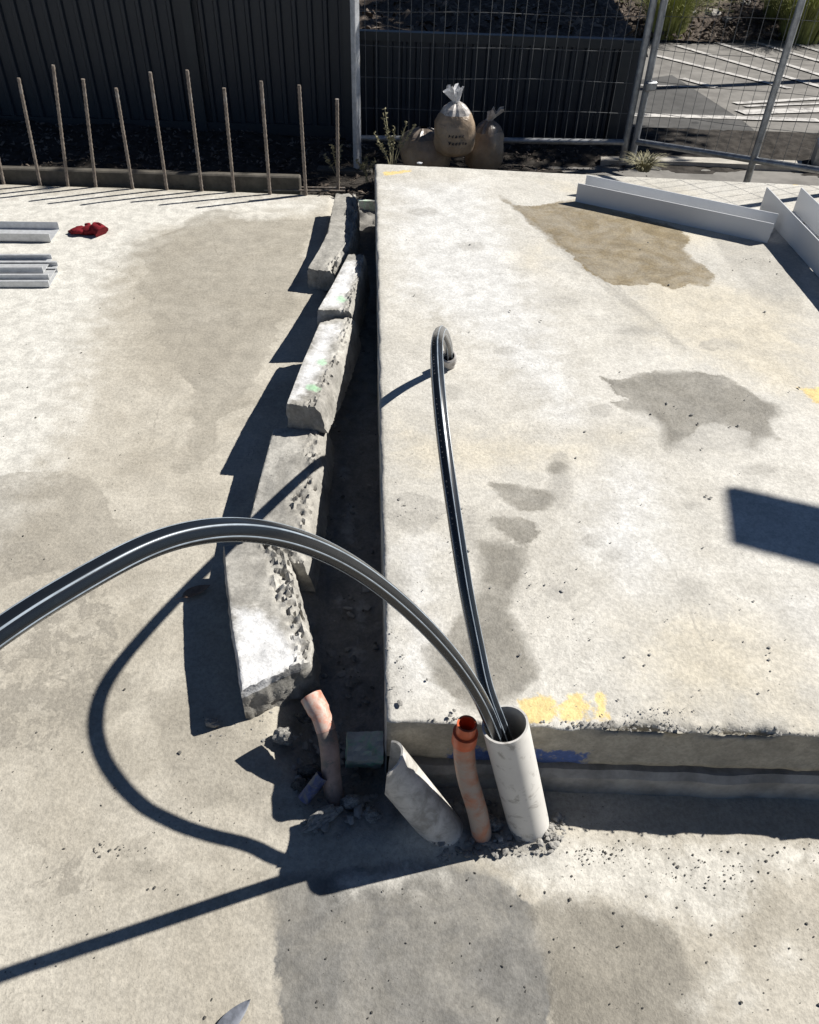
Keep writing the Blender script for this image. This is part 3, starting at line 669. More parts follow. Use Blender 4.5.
crumb_meshes = [rock_mesh('crumb', 30 + i, 1, .7, .6) for i in range(6)]
def scatter(name, items, mat, label):
    vs = []; fs = []
    for (x, y, z, s) in items:
        src = crumb_meshes[random.randrange(6)]; a = random.uniform(0, 6.28); ca, sa_ = math.cos(a), math.sin(a); b0 = len(vs)
        kx, ky, kz = .72 * s * random.uniform(.7, 1.4), .72 * s * random.uniform(.5, 1.1), .72 * s * random.uniform(.35, .8)
        for v in src.vertices:
            p, q = v.co.x * kx, v.co.y * ky; vs.append((x + p * ca - q * sa_, y + p * sa_ + q * ca, z + v.co.z * kz))
        fs += [tuple(b0 + i for i in f.vertices) for f in src.polygons]
    o = link(name, mesh(name, vs, fs), mat); tag(o, label, name.replace('_', ' '), kind='stuff'); return o
def floor_z(x, y):
    i = min(len(gy) - 1, max(0, np.searchsorted(gy, y))); j = min(len(gx) - 1, max(0, np.searchsorted(gx, x))); return float(Z[i, j])
def poly_pts(poly, n, z=0.):
    P = np.array(poly, float); lo, hi = P.min(0), P.max(0); out = []
    while len(out) < n:
        a = lo + (hi - lo) * rng.random(2)
        if sdf(np.array([a[0]]), np.array([a[1]]), poly)[0] > 0: out.append(pix(a[0], a[1], z))
    return out
it = []
for poly, n, s0, s1 in [([(480, 838), (520, 835), (560, 815), (570, 832), (548, 858), (480, 858), (440, 858)], 300, .004, .026), ([(290, 730), (330, 700), (383, 740), (383, 800), (340, 840), (300, 830)], 320, .005, .034),
                        ([(420, 800), (500, 800), (490, 850), (420, 850)], 170, .005, .03), ([(225, 705), (300, 700), (290, 750), (200, 745)], 40, .004, .012)]:
    for p in poly_pts(poly, n): s = s0 + (s1 - s0) * random.random() ** 3; it.append((p[0], p[1], floor_z(p[0], p[1]) + s * .2, s))
for p in poly_pts([(335, 330), (376, 330), (380, 720), (322, 690)], 110, -.05): s = .006 + .035 * random.random() ** 3; it.append((p[0], p[1], floor_z(p[0], p[1]) + s * .1, s))
scatter('concrete_crumbs', it, M['crumb'], 'loose grey concrete crumbs round the feet of the pipes')
it = []
for poly, n, s0, s1 in [([(0, 600), (230, 720), (260, 900), (0, 1000)], 90, .002, .007), ([(270, 880), (819, 850), (819, 1024), (290, 1024)], 150, .002, .008), ([(560, 838), (819, 842), (819, 880), (560, 880)], 130, .002, .008),
                        ([(0, 240), (280, 240), (220, 560), (0, 560)], 60, .003, .009), (ell(115, 850, 22, 10), 30, .002, .008), (ell(600, 855, 30, 10), 60, .002, .008), (ell(730, 875, 60, 18), 40, .003, .009), ([(330, 330), (378, 330), (382, 700), (320, 690)], 60, .004, .02)]:
    for p in poly_pts(poly, n): s = s0 + (s1 - s0) * random.random() ** 2.5; it.append((p[0], p[1], floor_z(p[0], p[1]) + s * .2, s))
for a, b, s in [(308, 907, .010), (290, 938, .008), (440, 873, .010), (450, 878, .006), (570, 900, .011), (520, 896, .008), (545, 893, .007), (618, 947, .008), (741, 1003, .010), (820, 1005, .012), (205, 1018, .012), (212, 1000, .008), (317, 1008, .009), (498, 1020, .010), (395, 922, .008), (470, 944, .007), (110, 851, .010), (100, 857, .009), (155, 888, .008), (125, 690, .008), (180, 753, .011), (37, 733, .009), (28, 388, .012), (36, 418, .010)]:
    p = pix(a, b); it.append((p[0], p[1], .003 + p[2], s))
scatter('grit', it, M['darkcrumb'], 'dark grit scattered over the lower concrete floor')
it = []
for a, b, s in [(692, 415, .016), (651, 414, .012), (738, 426, .013), (730, 427, .010), (667, 404, .016), (698, 424, .014), (702, 449, .012), (585, 432, .012), (470, 245, .014), (510, 311, .012), (541, 321, .010), (620, 372, .008), (399, 500, .013), (405, 506, .012), (462, 509, .012), (464, 535, .014), (469, 551, .012), (437, 518, .009), (545, 585, .010), (562, 591, .012), (577, 569, .008), (590, 640, .008), (706, 496, .014), (711, 498, .012), (703, 548, .010), (769, 648, .011), (770, 653, .007), (769, 660, .008), (450, 716, .014), (454, 711, .010), (400, 704, .020), (427, 680, .009), (520, 655, .010), (640, 250, .010), (648, 243, .012), (770, 262, .012), (777, 274, .010), (765, 312, .012), (576, 458, .012), (396, 483, .010), (438, 440, .010), (450, 443, .014), (745, 400, .010), (799, 388, .012), (618, 700, .007), (650, 655, .008), (700, 690, .006), (602, 715, .006), (669, 285, .012)]:
    p = pix(a, b, SH); it.append((p[0], p[1], SH + s * .15, s))
for poly, n in [([(395, 200), (800, 230), (800, 700), (395, 700)], 170), (ell(420, 508, 30, 14), 50), (ell(455, 520, 12, 40), 25), (ell(540, 590, 30, 20), 20), (ell(660, 715, 40, 8), 60), (ell(395, 665, 12, 40), 30), (ell(670, 410, 12, 8), 14), (ell(730, 255, 50, 20), 40)]:
    for p in poly_pts(poly, n, SH): s = .002 + .006 * random.random() ** 2.5; it.append((p[0], p[1], SH + s * .2, s))
for k_ in range(170):                       # crumbly lip along the front edge
    x = .05 + .8 * random.random(); s = random.uniform(.003, .011) * (1.6 if .33 < x < .55 and random.random() < .6 else 1); it.append((x, YF + random.uniform(-.001, .016), SH - .003, s))
scatter('slab_grit', it, M['crumb'], 'grit and crumbs scattered over the raised slab')

# ------------------------------------------------------------ conduits and pipes
b = pix(531, 834, -.03); t = pixy(505, 724, .790)
root = empty('white_pipe', b); tag(root, 'wide white plastic pipe standing with both black cables inside', 'pipe')
link('pipe', shift(tube('pipe', [b + (t - b) * f_ for f_ in np.linspace(0, 1, 8)], .0415, 40, inner=.004), b), M['pvc'], root)
axis = (t - b) / np.linalg.norm(t - b); PIPET = t
# upright orange conduit with a socket end
pts = [pixy(484, 846, .735), pixy(477, 810, .752), pixy(467, 775, .775), pixy(464, 746, .787), pixy(467, 724, .790)]
pth = catmull(pts, 6)
root = empty('orange_conduit', pts[0]); tag(root, 'bright orange conduit standing beside the white pipe', 'conduit')
link('conduit_tube', shift(tube('conduit_tube', pth[:-4], .0200, 20, inner=.003), pts[0]), M['orange'], root)
sd = pth[-1] - pth[-5]; sd /= np.linalg.norm(sd)
link('socket', shift(tube('socket', [pth[-5] - sd * .012, pth[-5] - sd * .010, pth[-5] + sd * .018, pth[-5] + sd * .019, pth[-1] + sd * .001], [.0215, .0228, .0228, .0180, .0180], 24, inner=.0035), pts[0]), M['orangerim'], root)
# faded orange conduit in the trench
pts = [pixy(338, 815, .80), pixy(332, 780, .84), pixy(329, 745, .885), pixy(322, 718, .925), pixy(311, 696, .965)]
pts = [np.array(p) for p in pts]
pth = catmull(pts, 6)
root = empty('orange_conduit', pts[0]); tag(root, 'faded orange conduit bending up from the trench', 'conduit')
link('conduit_tube', shift(tube('conduit_tube', pth[:-6], .020, 20, inner=.003), pts[0]), M['muddyorange'], root)
sd = pth[-1] - pth[-7]; sd /= np.linalg.norm(sd)
link('socket', shift(tube('socket', [pth[-10], pth[-9], pth[-8], pth[-7], pth[-6], pth[-5], pth[-4], pth[-3], pth[-2], pth[-1]], [.0205, .0207, .0207, .0207, .0207, .0235, .0235, .0235, .0235, .0235], 24, inner=.003), pts[0]), M['pinkrim'], root)
# blue conduit scrap
a_, b_ = pixy(304, 805, .80), pixy(322, 776, .835); a_[2] = max(a_[2], .012)
o = link('blue_conduit_end', shift(tube('blue_conduit_end', [a_, a_ + (b_ - a_) * .5, b_], .0135, 18, inner=.002), a_), M['bluepipe']); o.location = V(a_)
tag(o, 'short muddy blue conduit end lying in the trench', 'conduit')
# mitre-cut white pipe leaning at the slab corner
base = np.array(pixy(455, 818, .745)); base[2] = -.03; tip = np.array(pixy(391, 767, .785))
ax = tip - base; Ln = np.linalg.norm(ax); ax /= Ln
side = np.cross(ax, [0, 0, 1]); side /= np.linalg.norm(side); upn = np.cross(side, ax)
R0 = .041; seg = 48; vs = []; fs = []; nr = 12
ra = np.array(pixy(388, 742, .8)) - CAM; rb = np.array(pixy(387, 792, .77)) - CAM
pn = np.cross(ra, rb); pn /= np.linalg.norm(pn); pn = pn * (1 if pn @ ax > 0 else -1)      # normal of the slanted cut
pn = pn + np.array([0, .10, .04]); pn /= np.linalg.norm(pn)
pc = np.array(pixy(388, 767, .785))
for rr in (R0, R0 - .0045):
    for k_ in range(seg):
        th = 2 * math.pi * k_ / seg; off = side * rr * math.cos(th) + upn * rr * math.sin(th)
        s_ = ((pc - base - off) @ pn) / (ax @ pn)
        s_ = min(max(s_, .01), Ln + .026)
        for i in range(nr + 1): vs.append(base + off + ax * (s_ * i / nr))
    
for sh in (0, 1):
    o0 = sh * seg * (nr + 1)
    for k_ in range(seg):
        k2 = (k_ + 1) % seg
        for i in range(nr):
            f_ = (o0 + k_ * (nr + 1) + i, o0 + k2 * (nr + 1) + i, o0 + k2 * (nr + 1) + i + 1, o0 + k_ * (nr + 1) + i + 1)
            fs.append(f_ if sh == 0 else f_[::-1])
for k_ in range(seg):
    k2 = (k_ + 1) % seg; o1 = seg * (nr + 1)
    fs.append((k_ * (nr + 1) + nr, k2 * (nr + 1) + nr, o1 + k2 * (nr + 1) + nr, o1 + k_ * (nr + 1) + nr))
me = mesh('cut_pipe', vs, fs, True)
try: me.set_sharp_from_angle(angle=math.radians(40))
except Exception: pass
o = link('cut_pipe', shift(me, base), M['pvcdirty']); o.location = V(base); tag(o, 'muddy white pipe cut at a slant, leaning at the slab corner', 'pipe')

# ------------------------------------------------------------ cables
lob = lambda th: 1 + .03 * math.cos(6 * (th - .25))
inp = PIPET - axis * .20
c1 = [inp + np.array([-.006, .004, 0]), PIPET - axis * .04 + np.array([-.022, .004, 0]), pix(483, 700, .40), pix(450, 650, .565), pix(400, 600, .70), pix(345, 558, .825), pix(280, 532, .925), pix(220, 527.5, .965), pix(161, 539, .99), pix(110, 564.5, 1.0), pix(54, 597, 1.005), pix(5, 627, 1.005), pix(-120, 720, .99), pix(-330, 890, .92)]
def relax(P, n):
    P = np.array(P)
    for _ in range(n): P[1:-1] = .25 * P[:-2] + .5 * P[1:-1] + .25 * P[2:]
    return list(P)
def cable(ctrl, label, ph, soft=10):
    fr = []; root = empty('black_cable', PIPET); tag(root, label, 'cable', 'black cables from the pipe')
    link('sheath', shift(tube('sheath', relax(catmull(ctrl, 12), soft), .0124, 48, lobe=lob, frames_out=fr), PIPET), M['cable'], root)
    for q in range(6):                      # thin raised pale lines along the sheath
        vs = []; fs = []; n = len(fr)
        for p_, (u_, w_) in fr:
            for da, rr in ((-.085, 1.0), (-.045, 1.035), (.045, 1.035), (.085, 1.0)):
                th = ph + q * math.pi / 3 + da; vs.append(p_ + (u_ * math.cos(th) + w_ * math.sin(th)) * (.0124 * lob(th) * rr))
        fs = [(4 * i + j, 4 * i + j + 1, 4 * i + j + 5, 4 * i + j + 4) for i in range(n - 1) for j in range(3)]
        link('stripe', shift(mesh('stripe', vs, fs, True), PIPET), M['cablestripe'], root)
    vs = []; fs = []; r_ = random.Random(5); i = 24
    while i < len(fr) - 24:                 # faint worn print between two lines
        for j in range(r_.randint(5, 14)):
            if i + 1 >= len(fr): break
            (p_, (u_, w_)), (p2, (u2, w2)) = fr[i], fr[i + 1]; b0 = len(vs); t0 = r_.uniform(0, .3); t1 = t0 + r_.uniform(.12, .35); a0 = ph + math.pi / 3 * PRINT + .32 + r_.uniform(-.04, .04); a1 = a0 + r_.uniform(.10, .24)
            for t_, a in ((t0, a0), (t1, a0), (t1, a1), (t0, a1)):
                c_ = p_.lerp(p2, t_); vs.append(c_ + (u_ * math.cos(a) + w_ * math.sin(a)) * (.0124 * lob(a) * 1.012))
            fs.append((b0, b0 + 1, b0 + 2, b0 + 3)); i += 1
        i += r_.randint(2, 5)
    tag(link('worn_print', shift(mesh('worn_print', vs, fs), PIPET), M['cableprint'], root), kind='stuff')
PRINT = 4
cable(c1, 'thick black cable arching out of the pipe to the left edge', .25, 90)
end = pix(449, 366, SH); sax = pix(448.5, 349, .325) - end; sax /= np.linalg.norm(sax)
c2 = [inp + np.array([.006, -.004, 0]), PIPET - axis * .04 + np.array([-.008, .008, 0]), pix(487, 690, .37), pix(478, 650, .42), pix(466, 590, .508), pix(455, 520, .597), pix(445, 450, .668), pix(438.5, 390, .717), pix(436.5, 352, .728), pix(438, 337, .69), pix(441, 331, .60), pix(443.5, 333, .49), pix(446.5, 340, .39), pix(448.5, 349, .325), end + sax * .03, end - sax * .02]
cable(c2, 'thick black cable looping from the pipe into the raised slab', .25)
root = empty('conduit_stub', end); tag(root, 'grey conduit stub in the raised slab where the cable loop ends', 'conduit')
link('stub_tube', tube('stub_tube', [-sax * .02, sax * .055], .019, 24, inner=.003), M['greystub'], root)
link('collar', tube('collar', [sax * .030, sax * .032, sax * .062, sax * .064], [.021, .0235, .0235, .021], 24, inner=.004), M['greystub'], root)

# ------------------------------------------------------------ steel channels
def channel(name, P0, P1, width, fh, th, mat, label, group, lip=0, holes=False, z=SH, farside=1):
    """U channel lying on its web; P0-P1 is the foot of its near flange"""
    P0 = np.array(P0, float); P1 = np.array(P1, float); d = P1 - P0; Ln = np.hypot(d[0], d[1]); ang = math.atan2(d[1], d[0])
    root = empty(name, P0); root.rotation_euler.z = ang; tag(root, label, 'steel channel', group)
    if holes:
        bm = bmesh.new(); n = int(Ln / .13)
        xs = [0]
        vsx = []
        w2 = width / 2; hr = .026
        for i in range(n):
            x0, x1 = Ln * i / n, Ln * (i + 1) / n; cx = (x0 + x1) / 2; N = 16
            outer = []
            for k_ in range(N):
                a = 2 * math.pi * k_ / N + math.pi / N; c, s_ = math.cos(a), math.sin(a); m_ = max(abs(c), abs(s_))
                outer.append((cx + c / m_ * (x1 - x0) / 2, w2 + s_ / m_ * w2))
            iv = [bm.verts.new((cx + hr * 1.2 * math.cos(2 * math.pi * k_ / N + math.pi / N), w2 + hr * .8 * math.sin(2 * math.pi * k_ / N + math.pi / N), th)) for k_ in range(N)]
            iv0 = [bm.verts.new((v.co.x, v.co.y, 0.001)) for v in iv]
            ov = [bm.verts.new((*p, th)) for p in outer]
            for k_ in range(N):
                k2 = (k_ + 1) % N; bm.faces.new((iv[k_], ov[k_], ov[k2], iv[k2])); bm.faces.new((iv[k_], iv[k2], iv0[k2], iv0[k_]))
        link('web', bm_mesh(bm, 'web'), mat, root)
    else:
        link('web', box_mesh('web', (Ln / 2, width / 2, th / 2 + .0005), (Ln - .002, width - 2 * th, th)), mat, root)
    for y in (th / 2, width - th / 2):
        link('flange', box_mesh('flange', (Ln / 2, y, fh / 2 + .0008), (Ln, th, fh)), mat, root)
        if lip: link('lip', box_mesh('lip', (Ln / 2, y + (lip / 2 if y < width / 2 else -lip / 2), fh + th / 2), (Ln - .001, lip, th)), mat, root)
    return root
A_, B_ = pix(575, 202, SH), pix(767, 243.5, SH)
channel('steel_channel', A_, B_, .115, .078, .004, M['channel'], 'pale grey channel lying beside the brown puddle on the raised slab', 'grey channels on the raised slab')
A_, B_ = pix(759, 211, SH), pix(836, 297, SH); A_[2] = B_[2] = SH
ch2 = channel('steel_channel', A_, A_ + (B_ - A_) * 1.6, .15, .10, .004, M['channel'], 'pale grey channel with holes in its web at the right edge', 'grey channels on the raised slab', holes=True)
A_, B_ = pix(-230, 250), pix(50, 242)
channel('steel_channel', pix(-260, 238, .003), pix(51, 242, .003), .13, .035, .003, M['zinc'], 'single zinc channel beside the red glove on the left floor', 'zinc channels on the left floor')
for i, (xe, yn, dz, lab) in enumerate([(50, 288, .003, 'lowest zinc channel of the stack at the left edge'), (51, 285, .018, 'middle zinc channel of the stack at the left edge'), (46, 281, .033, 'topmost zinc channel of the stack at the left edge')]):
    channel('steel_channel', pix(-280, yn + 1, 0) + np.array([0, 0, dz]), pix(xe, yn, 0) + np.array([0, 0, dz]), .13, .022, .003, M['zinc'], lab, 'zinc channels on the left floor', lip=.012)

# ------------------------------------------------------------ red glove
gc = pix(88, 234); root = empty('work_glove', gc); root.scale = (.66, .66, .66); tag(root, 'crumpled red work glove lying on the pale floor', 'glove')
def blob(name, path, rads, mat, parent, sq=.6, seg=14):
    me = tube(name, path, rads, seg)
    for v in me.vertices:
        n = mn.noise(v.co * 60) * .006; v.co.z = v.co.z * sq + abs(n) * .6; v.co.x += n; v.co.y += mn.noise(v.co * 45 + Vector((5, 1, 2))) * .005
    return link(name, me, mat, parent)
blob('cuff', [(.035, -.002, .040), (.060, .0, .052), (.092, -.012, .040), (.110, -.024, .030)], [.026, .044, .048, .052], M['red'], root, .85)
for q in range(9):
    th = -1.9 + q * .42; link('cuff_rib', tube('cuff_rib', [(.050, .046 * math.cos(th), .040 + .036 * math.sin(th)), (.085, -.010 + .053 * math.cos(th), .038 + .042 * math.sin(th)), (.113, -.026 + .056 * math.cos(th), .030 + .045 * math.sin(th))], .004, 6), M['red'], root)
blob('palm', [(-.03, .0, .02), (.0, .0, .028), (.03, .0, .034), (.055, .0, .038)], [.030, .040, .040, .034], M['red'], root, .8)
for i, (yy, l_) in enumerate([(-.032, .065), (-.012, .085), (.010, .080), (.030, .06)]):
    blob('finger', [(-.02, yy * .8, .025), (-.05, yy, .032), (-.05 - l_ * .5, yy + .004, .024), (-.04 - l_, yy + .008, .014)], [.016, .017, .016, .009], M['red'], root, .9, 10)
blob('thumb', [(.02, .02, .03), (-.005, .055, .045), (-.03, .07, .04)], [.018, .017, .010], M['red'], root, .9, 10)

# ------------------------------------------------------------ sand bags
def bag(pos, h, r, knot, label, seed, lean=(0, 0), ink=False, neckmat='plasticdull'):
    root = empty('sand_bag', pos); tag(root, label, 'bag', 'tied sand bags by the low fence')
    prof = [(0, .02), (.7, 0), (.95, .08), (1.05, .22), (1.06, .40), (1.0, .58), (.86, .74), (.60, .88), (.34, .96), (.17, 1.0)]
    seg = 28; vs = []; fs = []
    pr = []
    for i in range(len(prof) - 1):
        for t in np.linspace(0, 1, 4)[:-1]: pr.append(tuple(np.array(prof[i]) * (1 - t) + np.array(prof[i + 1]) * t))
    pr.append(prof[-1])
    for rr, zz in pr:
        for k_ in range(seg):
            th = 2 * math.pi * k_ / seg; c = Vector((math.cos(th) * rr, math.sin(th) * rr, zz))
            n = mn.fractal(c * 2.2 + Vector((seed * 5, 0, 0)), .8, 2, 4) * .10 + .30 * max(0, zz - .45) * math.sin(8 * th + 2 * math.sin(3 * th) + seed)
            q = r * rr * (1 + n); vs.append((q * math.cos(th) + lean[0] * zz * h, q * math.sin(th) * .85 + lean[1] * zz * h, zz * h))
    m = len(pr)
    fs = [(i * seg + k_, i * seg + (k_ + 1) % seg, (i + 1) * seg + (k_ + 1) % seg, (i + 1) * seg + k_) for i in range(m - 1) for k_ in range(seg)]
    fs.append(tuple(range(seg))[::-1])
    cut = int(m * .70) * seg; lo_ = [f for f in fs if max(f) < cut + seg]; hi_ = [tuple(i_ - cut for i_ in f) for f in fs if min(f) >= cut]
    link('bag_body', mesh('bag_body', vs[:cut + seg], lo_, True), M['sandbag'], root)
    link('plastic_shoulder', mesh('plastic_shoulder', vs[cut:], hi_, False), M['shoulder' if neckmat == 'plastic' else 'shoulderdull'], root)
    if knot:
        vs = []; n = 7; kh, kr, kl = knot
        for i in range(n):
            t = i / (n - 1)
            for k_ in range(seg):
                th = 2 * math.pi * k_ / seg; ru = 1 + (.45 * math.sin(5 * th + seed) + .28 * math.sin(11 * th + 1)) * t
                q = (.15 * r + (kr - .15 * r) * t ** .8) * ru
                vs.append((q * math.cos(th) + lean[0] * h + kl * t, q * math.sin(th) * .8 + lean[1] * h, h * .99 + kh * t * (1 + .25 * math.sin(4 * th + seed))))
        fs = [(i * seg + k_, i * seg + (k_ + 1) % seg, (i + 1) * seg + (k_ + 1) % seg, (i + 1) * seg + k_) for i in range(n - 1) for k_ in range(seg)]
        link('tied_neck', mesh('tied_neck', vs, fs, False), M[neckmat], root)
        link('tie', tube('tie', [(lean[0] * h, lean[1] * h, h * .985), (lean[0] * h, lean[1] * h, h * 1.0)], .2 * r, 12), M['plasticdull'], root)
    if ink:
        for row, zz, ns in ((0, .44, 5), (1, .30, 6)):
            for i in range(ns):
                th = -1.85 + i * .16 + .02 * row; pts = []
                for j in range(6):
                    a = th + .05 * math.sin(j * 2.4 + i + row); z_ = zz + .028 * math.cos(j * 1.7 + i * 1.3)
                    rr = 1.085; pts.append((r * rr * math.cos(a) + lean[0] * z_ * h, r * rr * math.sin(a) * .87 + lean[1] * z_ * h, z_ * h))
                link('marker_scrawl', tube('marker_scrawl', pts, .0016, 5), M['ink'], root)
    return root
bag(pixy(426, 168, 4.30), .20, .125, None, 'slumped brown sand bag on the left with no neck showing', 2, (-.1, 0))
bag(pixy(482, 169, 4.36), .245, .092, (.05, .03, .035), 'brown sand bag on the right with a dull grey tied neck', 5, (.06, 0))
bag(pixy(454, 153, 4.22), .24, .098, (.06, .036, -.015), 'middle sand bag on top with a bright white tied neck', 3, (-.02, .02), True, 'plastic')
o = link('bag_tape_scrap', rock_mesh('bag_tape_scrap', 71, 1, .5), M['plastic']); o.location = V(pix(419, 163, SH + .008)); o.scale = (.03, .02, .02); tag(o, 'tiny white plastic scrap on the far edge of the raised slab', 'scrap')

# ------------------------------------------------------------ leaves
def leaf(px, L_, w, rz, mat, label, z=.004, curl=.2, tilt=0.0):
    vs = []; n = 10
    for i in range(n + 1):
        t = i / n; ww = w * math.sin(math.pi * t ** .8) ** .8 * .5; x = (t - .5) * L_; zc = curl * L_ * (t - .5) ** 2
        vs += [(x, -ww, zc + ww * .5), (x, 0, zc), (x, ww, zc + ww * .5)]
    fs = [(3 * i + j, 3 * i + j + 1, 3 * i + j + 4, 3 * i + j + 3) for i in range(n) for j in range(2)]
    root = empty('dry_leaf', pix(*px)); root.rotation_euler = (tilt, 0, rz); root.location.z += z; tag(root, label, 'leaf')
    o = link('blade', mesh('blade', vs, fs, True), mat, root)
    sm = o.modifiers.new('thickness', 'SOLIDIFY'); sm.thickness = .0006
    link('stalk', tube('stalk', [(-L_ * .5, 0, curl * L_ * .25), (-L_ * .62, .002, curl * L_ * .2), (-L_ * .74, .006, .002)], .0009, 5), mat, root)
    return root
leaf((197, 594), .078, .032, .62, M['leafdry'], 'dry brown gum leaf in the shadow beside the nearest broken strip', z=.006, curl=.25)
leaf((232, 1022), .085, .03, .9, M['leafgrey'], 'grey pointed leaf at the bottom edge of the photo', z=.003, curl=.15)

# ------------------------------------------------------------ weeds, grass, mulch
def weed(p, h, n, label, seed, spread=.35, heads=True):
    r_ = random.Random(seed); root = empty('dry_weed', p); tag(root, label, 'weed')
    for i in range(n):
        a = r_.uniform(0, 6.28); s = r_.uniform(.05, spread); hh = h * r_.uniform(.55, 1)
        pts = [np.array([0, 0, -.02]) + np.array([r_.uniform(-.015, .015), r_.uniform(-.015, .015), 0])]
        for t in (.35, .7, 1.0): pts.append(np.array([math.cos(a) * s * hh * t ** 1.4, math.sin(a) * s * hh * t ** 1.4, hh * t]))
        link('stem', tube('stem', catmull(pts, 3), .0019, 5), M['weed'], root)
        vs = []; fs = []
        for j in range(46):
            t = r_.uniform(.5, 1.0); k_ = 1.4; c = np.array([math.cos(a) * s * hh * t ** k_, math.sin(a) * s * hh * t ** k_, hh * t])
            d = np.array([r_.gauss(0, 1), r_.gauss(0, 1), r_.gauss(.6, .6)]); d /= np.linalg.norm(d); e = np.cross(d, [r_.random(), r_.random(), .3]); e /= np.linalg.norm(e)
            l_ = r_.uniform(.008, .02); b0 = len(vs); vs += [c, c + d * l_ * .5 + e * l_ * .25, c + d * l_, c + d * l_ * .5 - e * l_ * .25]; fs.append((b0, b0 + 1, b0 + 2, b0 + 3))
        link('leaves', mesh('leaves', vs, fs), M['weed'], root)
weed(pixy(392, 174, 4.15), .28, 8, 'dry weed with seed heads behind the corner of the raised slab', 3, .75)
weed(pixy(338, 182, 4.28), .26, 4, 'thin dry weed with pale heads beside the galvanised post', 8, .6)
weed(pixy(366, 178, 4.22), .10, 5, 'small scrappy weed at the foot of the galvanised post', 9, .7)
def tussock(p, h, r, n, label, seed, mat='grass', name='grass_tussock'):
    r_ = random.Random(seed); vs = []; fs = []
    for i in range(n):
        a = r_.uniform(0, 6.28); rr = r * .35 * math.sqrt(r_.random()); out = r * r_.uniform(.3, 1.1); hh = h * r_.uniform(.6, 1.1); w = r_.uniform(.003, .006)
        c = np.array([math.cos(a), math.sin(a), 0]); s = np.array([-c[1], c[0], 0]); b0 = len(vs)
        for t in (0, .3, .6, .85, 1.0):
            q = c * (rr + out * t ** 1.8) + np.array([0, 0, hh * (t - .38 * t ** 3)]); ww = w * (1 - t * .85); vs += [q - s * ww, q + s * ww]
        fs += [(b0 + 2 * j, b0 + 2 * j + 1, b0 + 2 * j + 3, b0 + 2 * j + 2) for j in range(4)]
    root = empty(name, p); tag(root, label, 'grass'); link('blades', mesh('blades', vs, fs), M[mat], root)
def onbank(px, py):
    p = onpark(px, py, .0); d = (p - CAM); 
    for t in np.linspace(.7, 1.6, 400):
        q = CAM + d * t
        if q[2] < bank_z(q[0], q[1]): return q
    return p
tussock(onbank(664, 36), .85, .55, 900, 'green grass tussock on the mulch bank left of the fence post', 1)
tussock(onbank(798, 40), .95, .60, 1000, 'green grass tussock on the mulch bank at the top right', 2)
tussock(onbank(838, 30), .8, .45, 700, 'grass tussock cut by the right edge on the mulch bank', 4)
tussock(onbank(775, 18), .7, .40, 600, 'farther grass tussock on the mulch bank', 5)
tussock(pixy(643, 170, 4.35), .10, .11, 160, 'low green tuft at the foot of the fence post', 6, 'weed', 'grass_tuft')
for i, (a, b, s, lab) in enumerate([(711, 14, .14, 'pale rock high on the mulch bank, largest'), (726, 20, .10, 'pale flat rock right of the largest rock on the bank'), (692, 13, .08, 'small pale rock left of the largest rock on the bank'), (745, 4, .10, 'rock at the top edge of the mulch bank')]):
    p = onbank(a, b); o = link('bank_rock', rock_mesh('bank_rock', 50 + i, 2, .7), M['rock']); o.location = V(p); o.scale = (s * 1.3, s, s); tag(o, lab, 'rock', 'rocks on the mulch bank')
def chips(name, pts, mat, label, s0, s1):
    vs = []; fs = []
    for p in pts:
        l_ = random.uniform(s0, s1); w = l_ * random.uniform(.25, .6); R_ = Matrix.Rotation(random.uniform(0, 6.28), 3, 'Z') @ Matrix.Rotation(random.gauss(0, .5), 3, 'X') @ Matrix.Rotation(random.gauss(0, .5), 3, 'Y')
        b0 = len(vs)
        for c in ((-l_, -w * .6, 0), (l_ * .8, -w, .002), (l_, w * .7, 0), (-l_ * .9, w, .002), (0, 0, w * .5)): vs.append(V(p) + R_ @ Vector(c))
        fs += [(b0, b0 + 1, b0 + 4), (b0 + 1, b0 + 2, b0 + 4), (b0 + 2, b0 + 3, b0 + 4), (b0 + 3, b0, b0 + 4)]
    o = link(name, mesh(name, vs, fs), mat); tag(o, label, 'mulch', kind='stuff')
pts = []
for k_ in range(5200):
    x = random.uniform(ex[0], 6.5); w = random.random() ** 1.2 * 3.5; y = np.interp(x, ex, ey) + w - .12; pts.append((x, y, bank_z(x, y) + .02 + .05 * random.random()))
chips('mulch_chips', pts, M['chip'], 'bark chips strewn over the sunlit bank beyond the car park', .015, .05)
def soil_z(x, y):
    i = min(len(by) - 1, max(0, np.searchsorted(by, y))); j = min(len(bx) - 1, max(0, np.searchsorted(bx, x))); return float(Z2[i, j])
pts = []
for k_ in range(3200):
    x = random.uniform(-2.6, 1.15); y = random.uniform(4.06, 5.0); pts.append((x, y, soil_z(x, y) + .006))
chips('leaf_litter', pts, M['chip'], 'leaf litter and chips on the dark soil below the fences', .004, .015)
pts = [(random.uniform(-.4, 1.25), random.uniform(FY + .05, 8.5), 0) for k_ in range(1500)]
pts = [(x, y, .43 + .06 * (y - FY)) for x, y, _ in pts]
chips('bed_mulch', pts, M['chip'], 'dark mulch on the shaded bed behind the low fence', .012, .04)

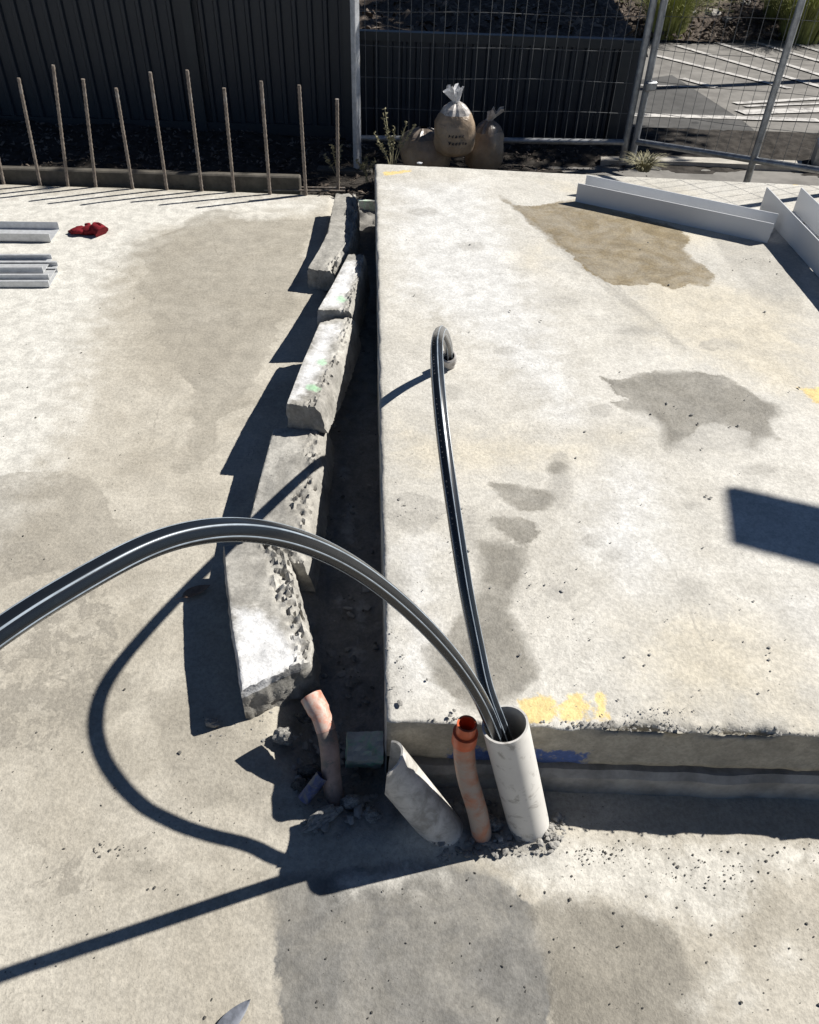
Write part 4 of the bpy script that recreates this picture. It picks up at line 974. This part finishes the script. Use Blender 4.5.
# ------------------------------------------------------------ off-frame things that shade the view
def tree(p, h, crown, label, seed, n=4200, extra=()):
    r_ = random.Random(seed); p = np.array(p, float); c0 = np.array(crown[0], float); rad = np.array(crown[1], float)
    root = empty('tree', p); tag(root, label, 'tree')
    pts = [p - [0, 0, .1], p + (c0 - p) * np.array([.1, .1, .45]), p + (c0 - p) * np.array([.5, .5, .75]), c0]
    link('trunk', shift(tube('trunk', catmull(pts, 5), [.09 - .06 * i / 15 for i in range(16)], 12), p), M['bark'], root)
    clumps = [c0 + rad * np.array([r_.gauss(0, .42), r_.gauss(0, .42), r_.gauss(0, .42)]) for _ in range(170)]
    for ec, er, en in extra: clumps += [np.array(ec) + np.array(er) * np.array([r_.gauss(0, .5), r_.gauss(0, .5), r_.gauss(0, .5)]) for _ in range(en)]
    for c in clumps[:9] + clumps[-3:]: link('limb', shift(tube('limb', [c0 - [0, 0, rad[2] * .5], (c0 + c) / 2, c], [.03, .018, .006], 7), p), M['bark'], root)
    vs = []; fs = []
    for i in range(n):
        c = r_.choice(clumps); q = c + np.array([r_.gauss(0, .15), r_.gauss(0, .14), r_.gauss(0, .12)])
        d = np.array([r_.gauss(0, 1), r_.gauss(0, 1), r_.gauss(-.2, .6)]); d /= np.linalg.norm(d); e = np.cross(d, [r_.gauss(0, 1), r_.gauss(0, 1), 1]); e /= np.linalg.norm(e)
        l_ = r_.uniform(.09, .17); b0 = len(vs); vs += [q, q + d * l_ * .5 + e * l_ * .3, q + d * l_, q + d * l_ * .5 - e * l_ * .3]; fs.append((b0, b0 + 1, b0 + 2, b0 + 3))
    link('crown', shift(mesh('crown', vs, fs), p), M['leaf'], root)
# over the low fence, just right of the picture
zc = 3.6; tx, ty = .30, 6.4
tree((4.9, 8.2, bank_z(4.9, 8.2)), 4.5, ((tx + SX * zc, ty + SY * zc, zc), (1.0, 2.0, .5)), 'leafy tree beyond the right edge shading the low fence', 12, 19000, extra=[((-1.25 + SX * 3.4, 4.62 + SY * 3.4, 3.4), (.75, .10, .10), 34)])  # flat extra clumps added to shade the soil strip

zt = 2.25; ox, oy = SX * (zt - SH), SY * (zt - SH)  # unseen panel on a post, added to throw the square shadow onto the slab
c4 = [(.832 + ox, 1.579 + oy), (.793 + ox, 1.376 + oy), (1.28 + ox, 1.19 + oy), (1.36 + ox, 1.40 + oy)]
cxp, cyp = np.mean([c[0] for c in c4]) + .1, np.mean([c[1] for c in c4])
root = empty('shadow_panel_post', (cxp, cyp, SH)); tag(root, 'unseen flat panel on a post, added to cast the square slab shadow', 'shadow caster')
vs = [(c[0] - cxp, c[1] - cyp, zt - SH + dz) for dz in (0, .03) for c in c4]
link('panel', mesh('panel', vs, [(0, 1, 2, 3), (7, 6, 5, 4)] + [(i, 4 + i, 4 + (i + 1) % 4, (i + 1) % 4) for i in range(4)]), M['shadow_panel'], root)
link('pole', tube('pole', [(0, 0, 0), (0, 0, zt - SH)], .025, 14), M['galv'], root)
link('base_plate', box_mesh('base_plate', (0, 0, .006), (.22, .22, .012)), M['galv'], root)
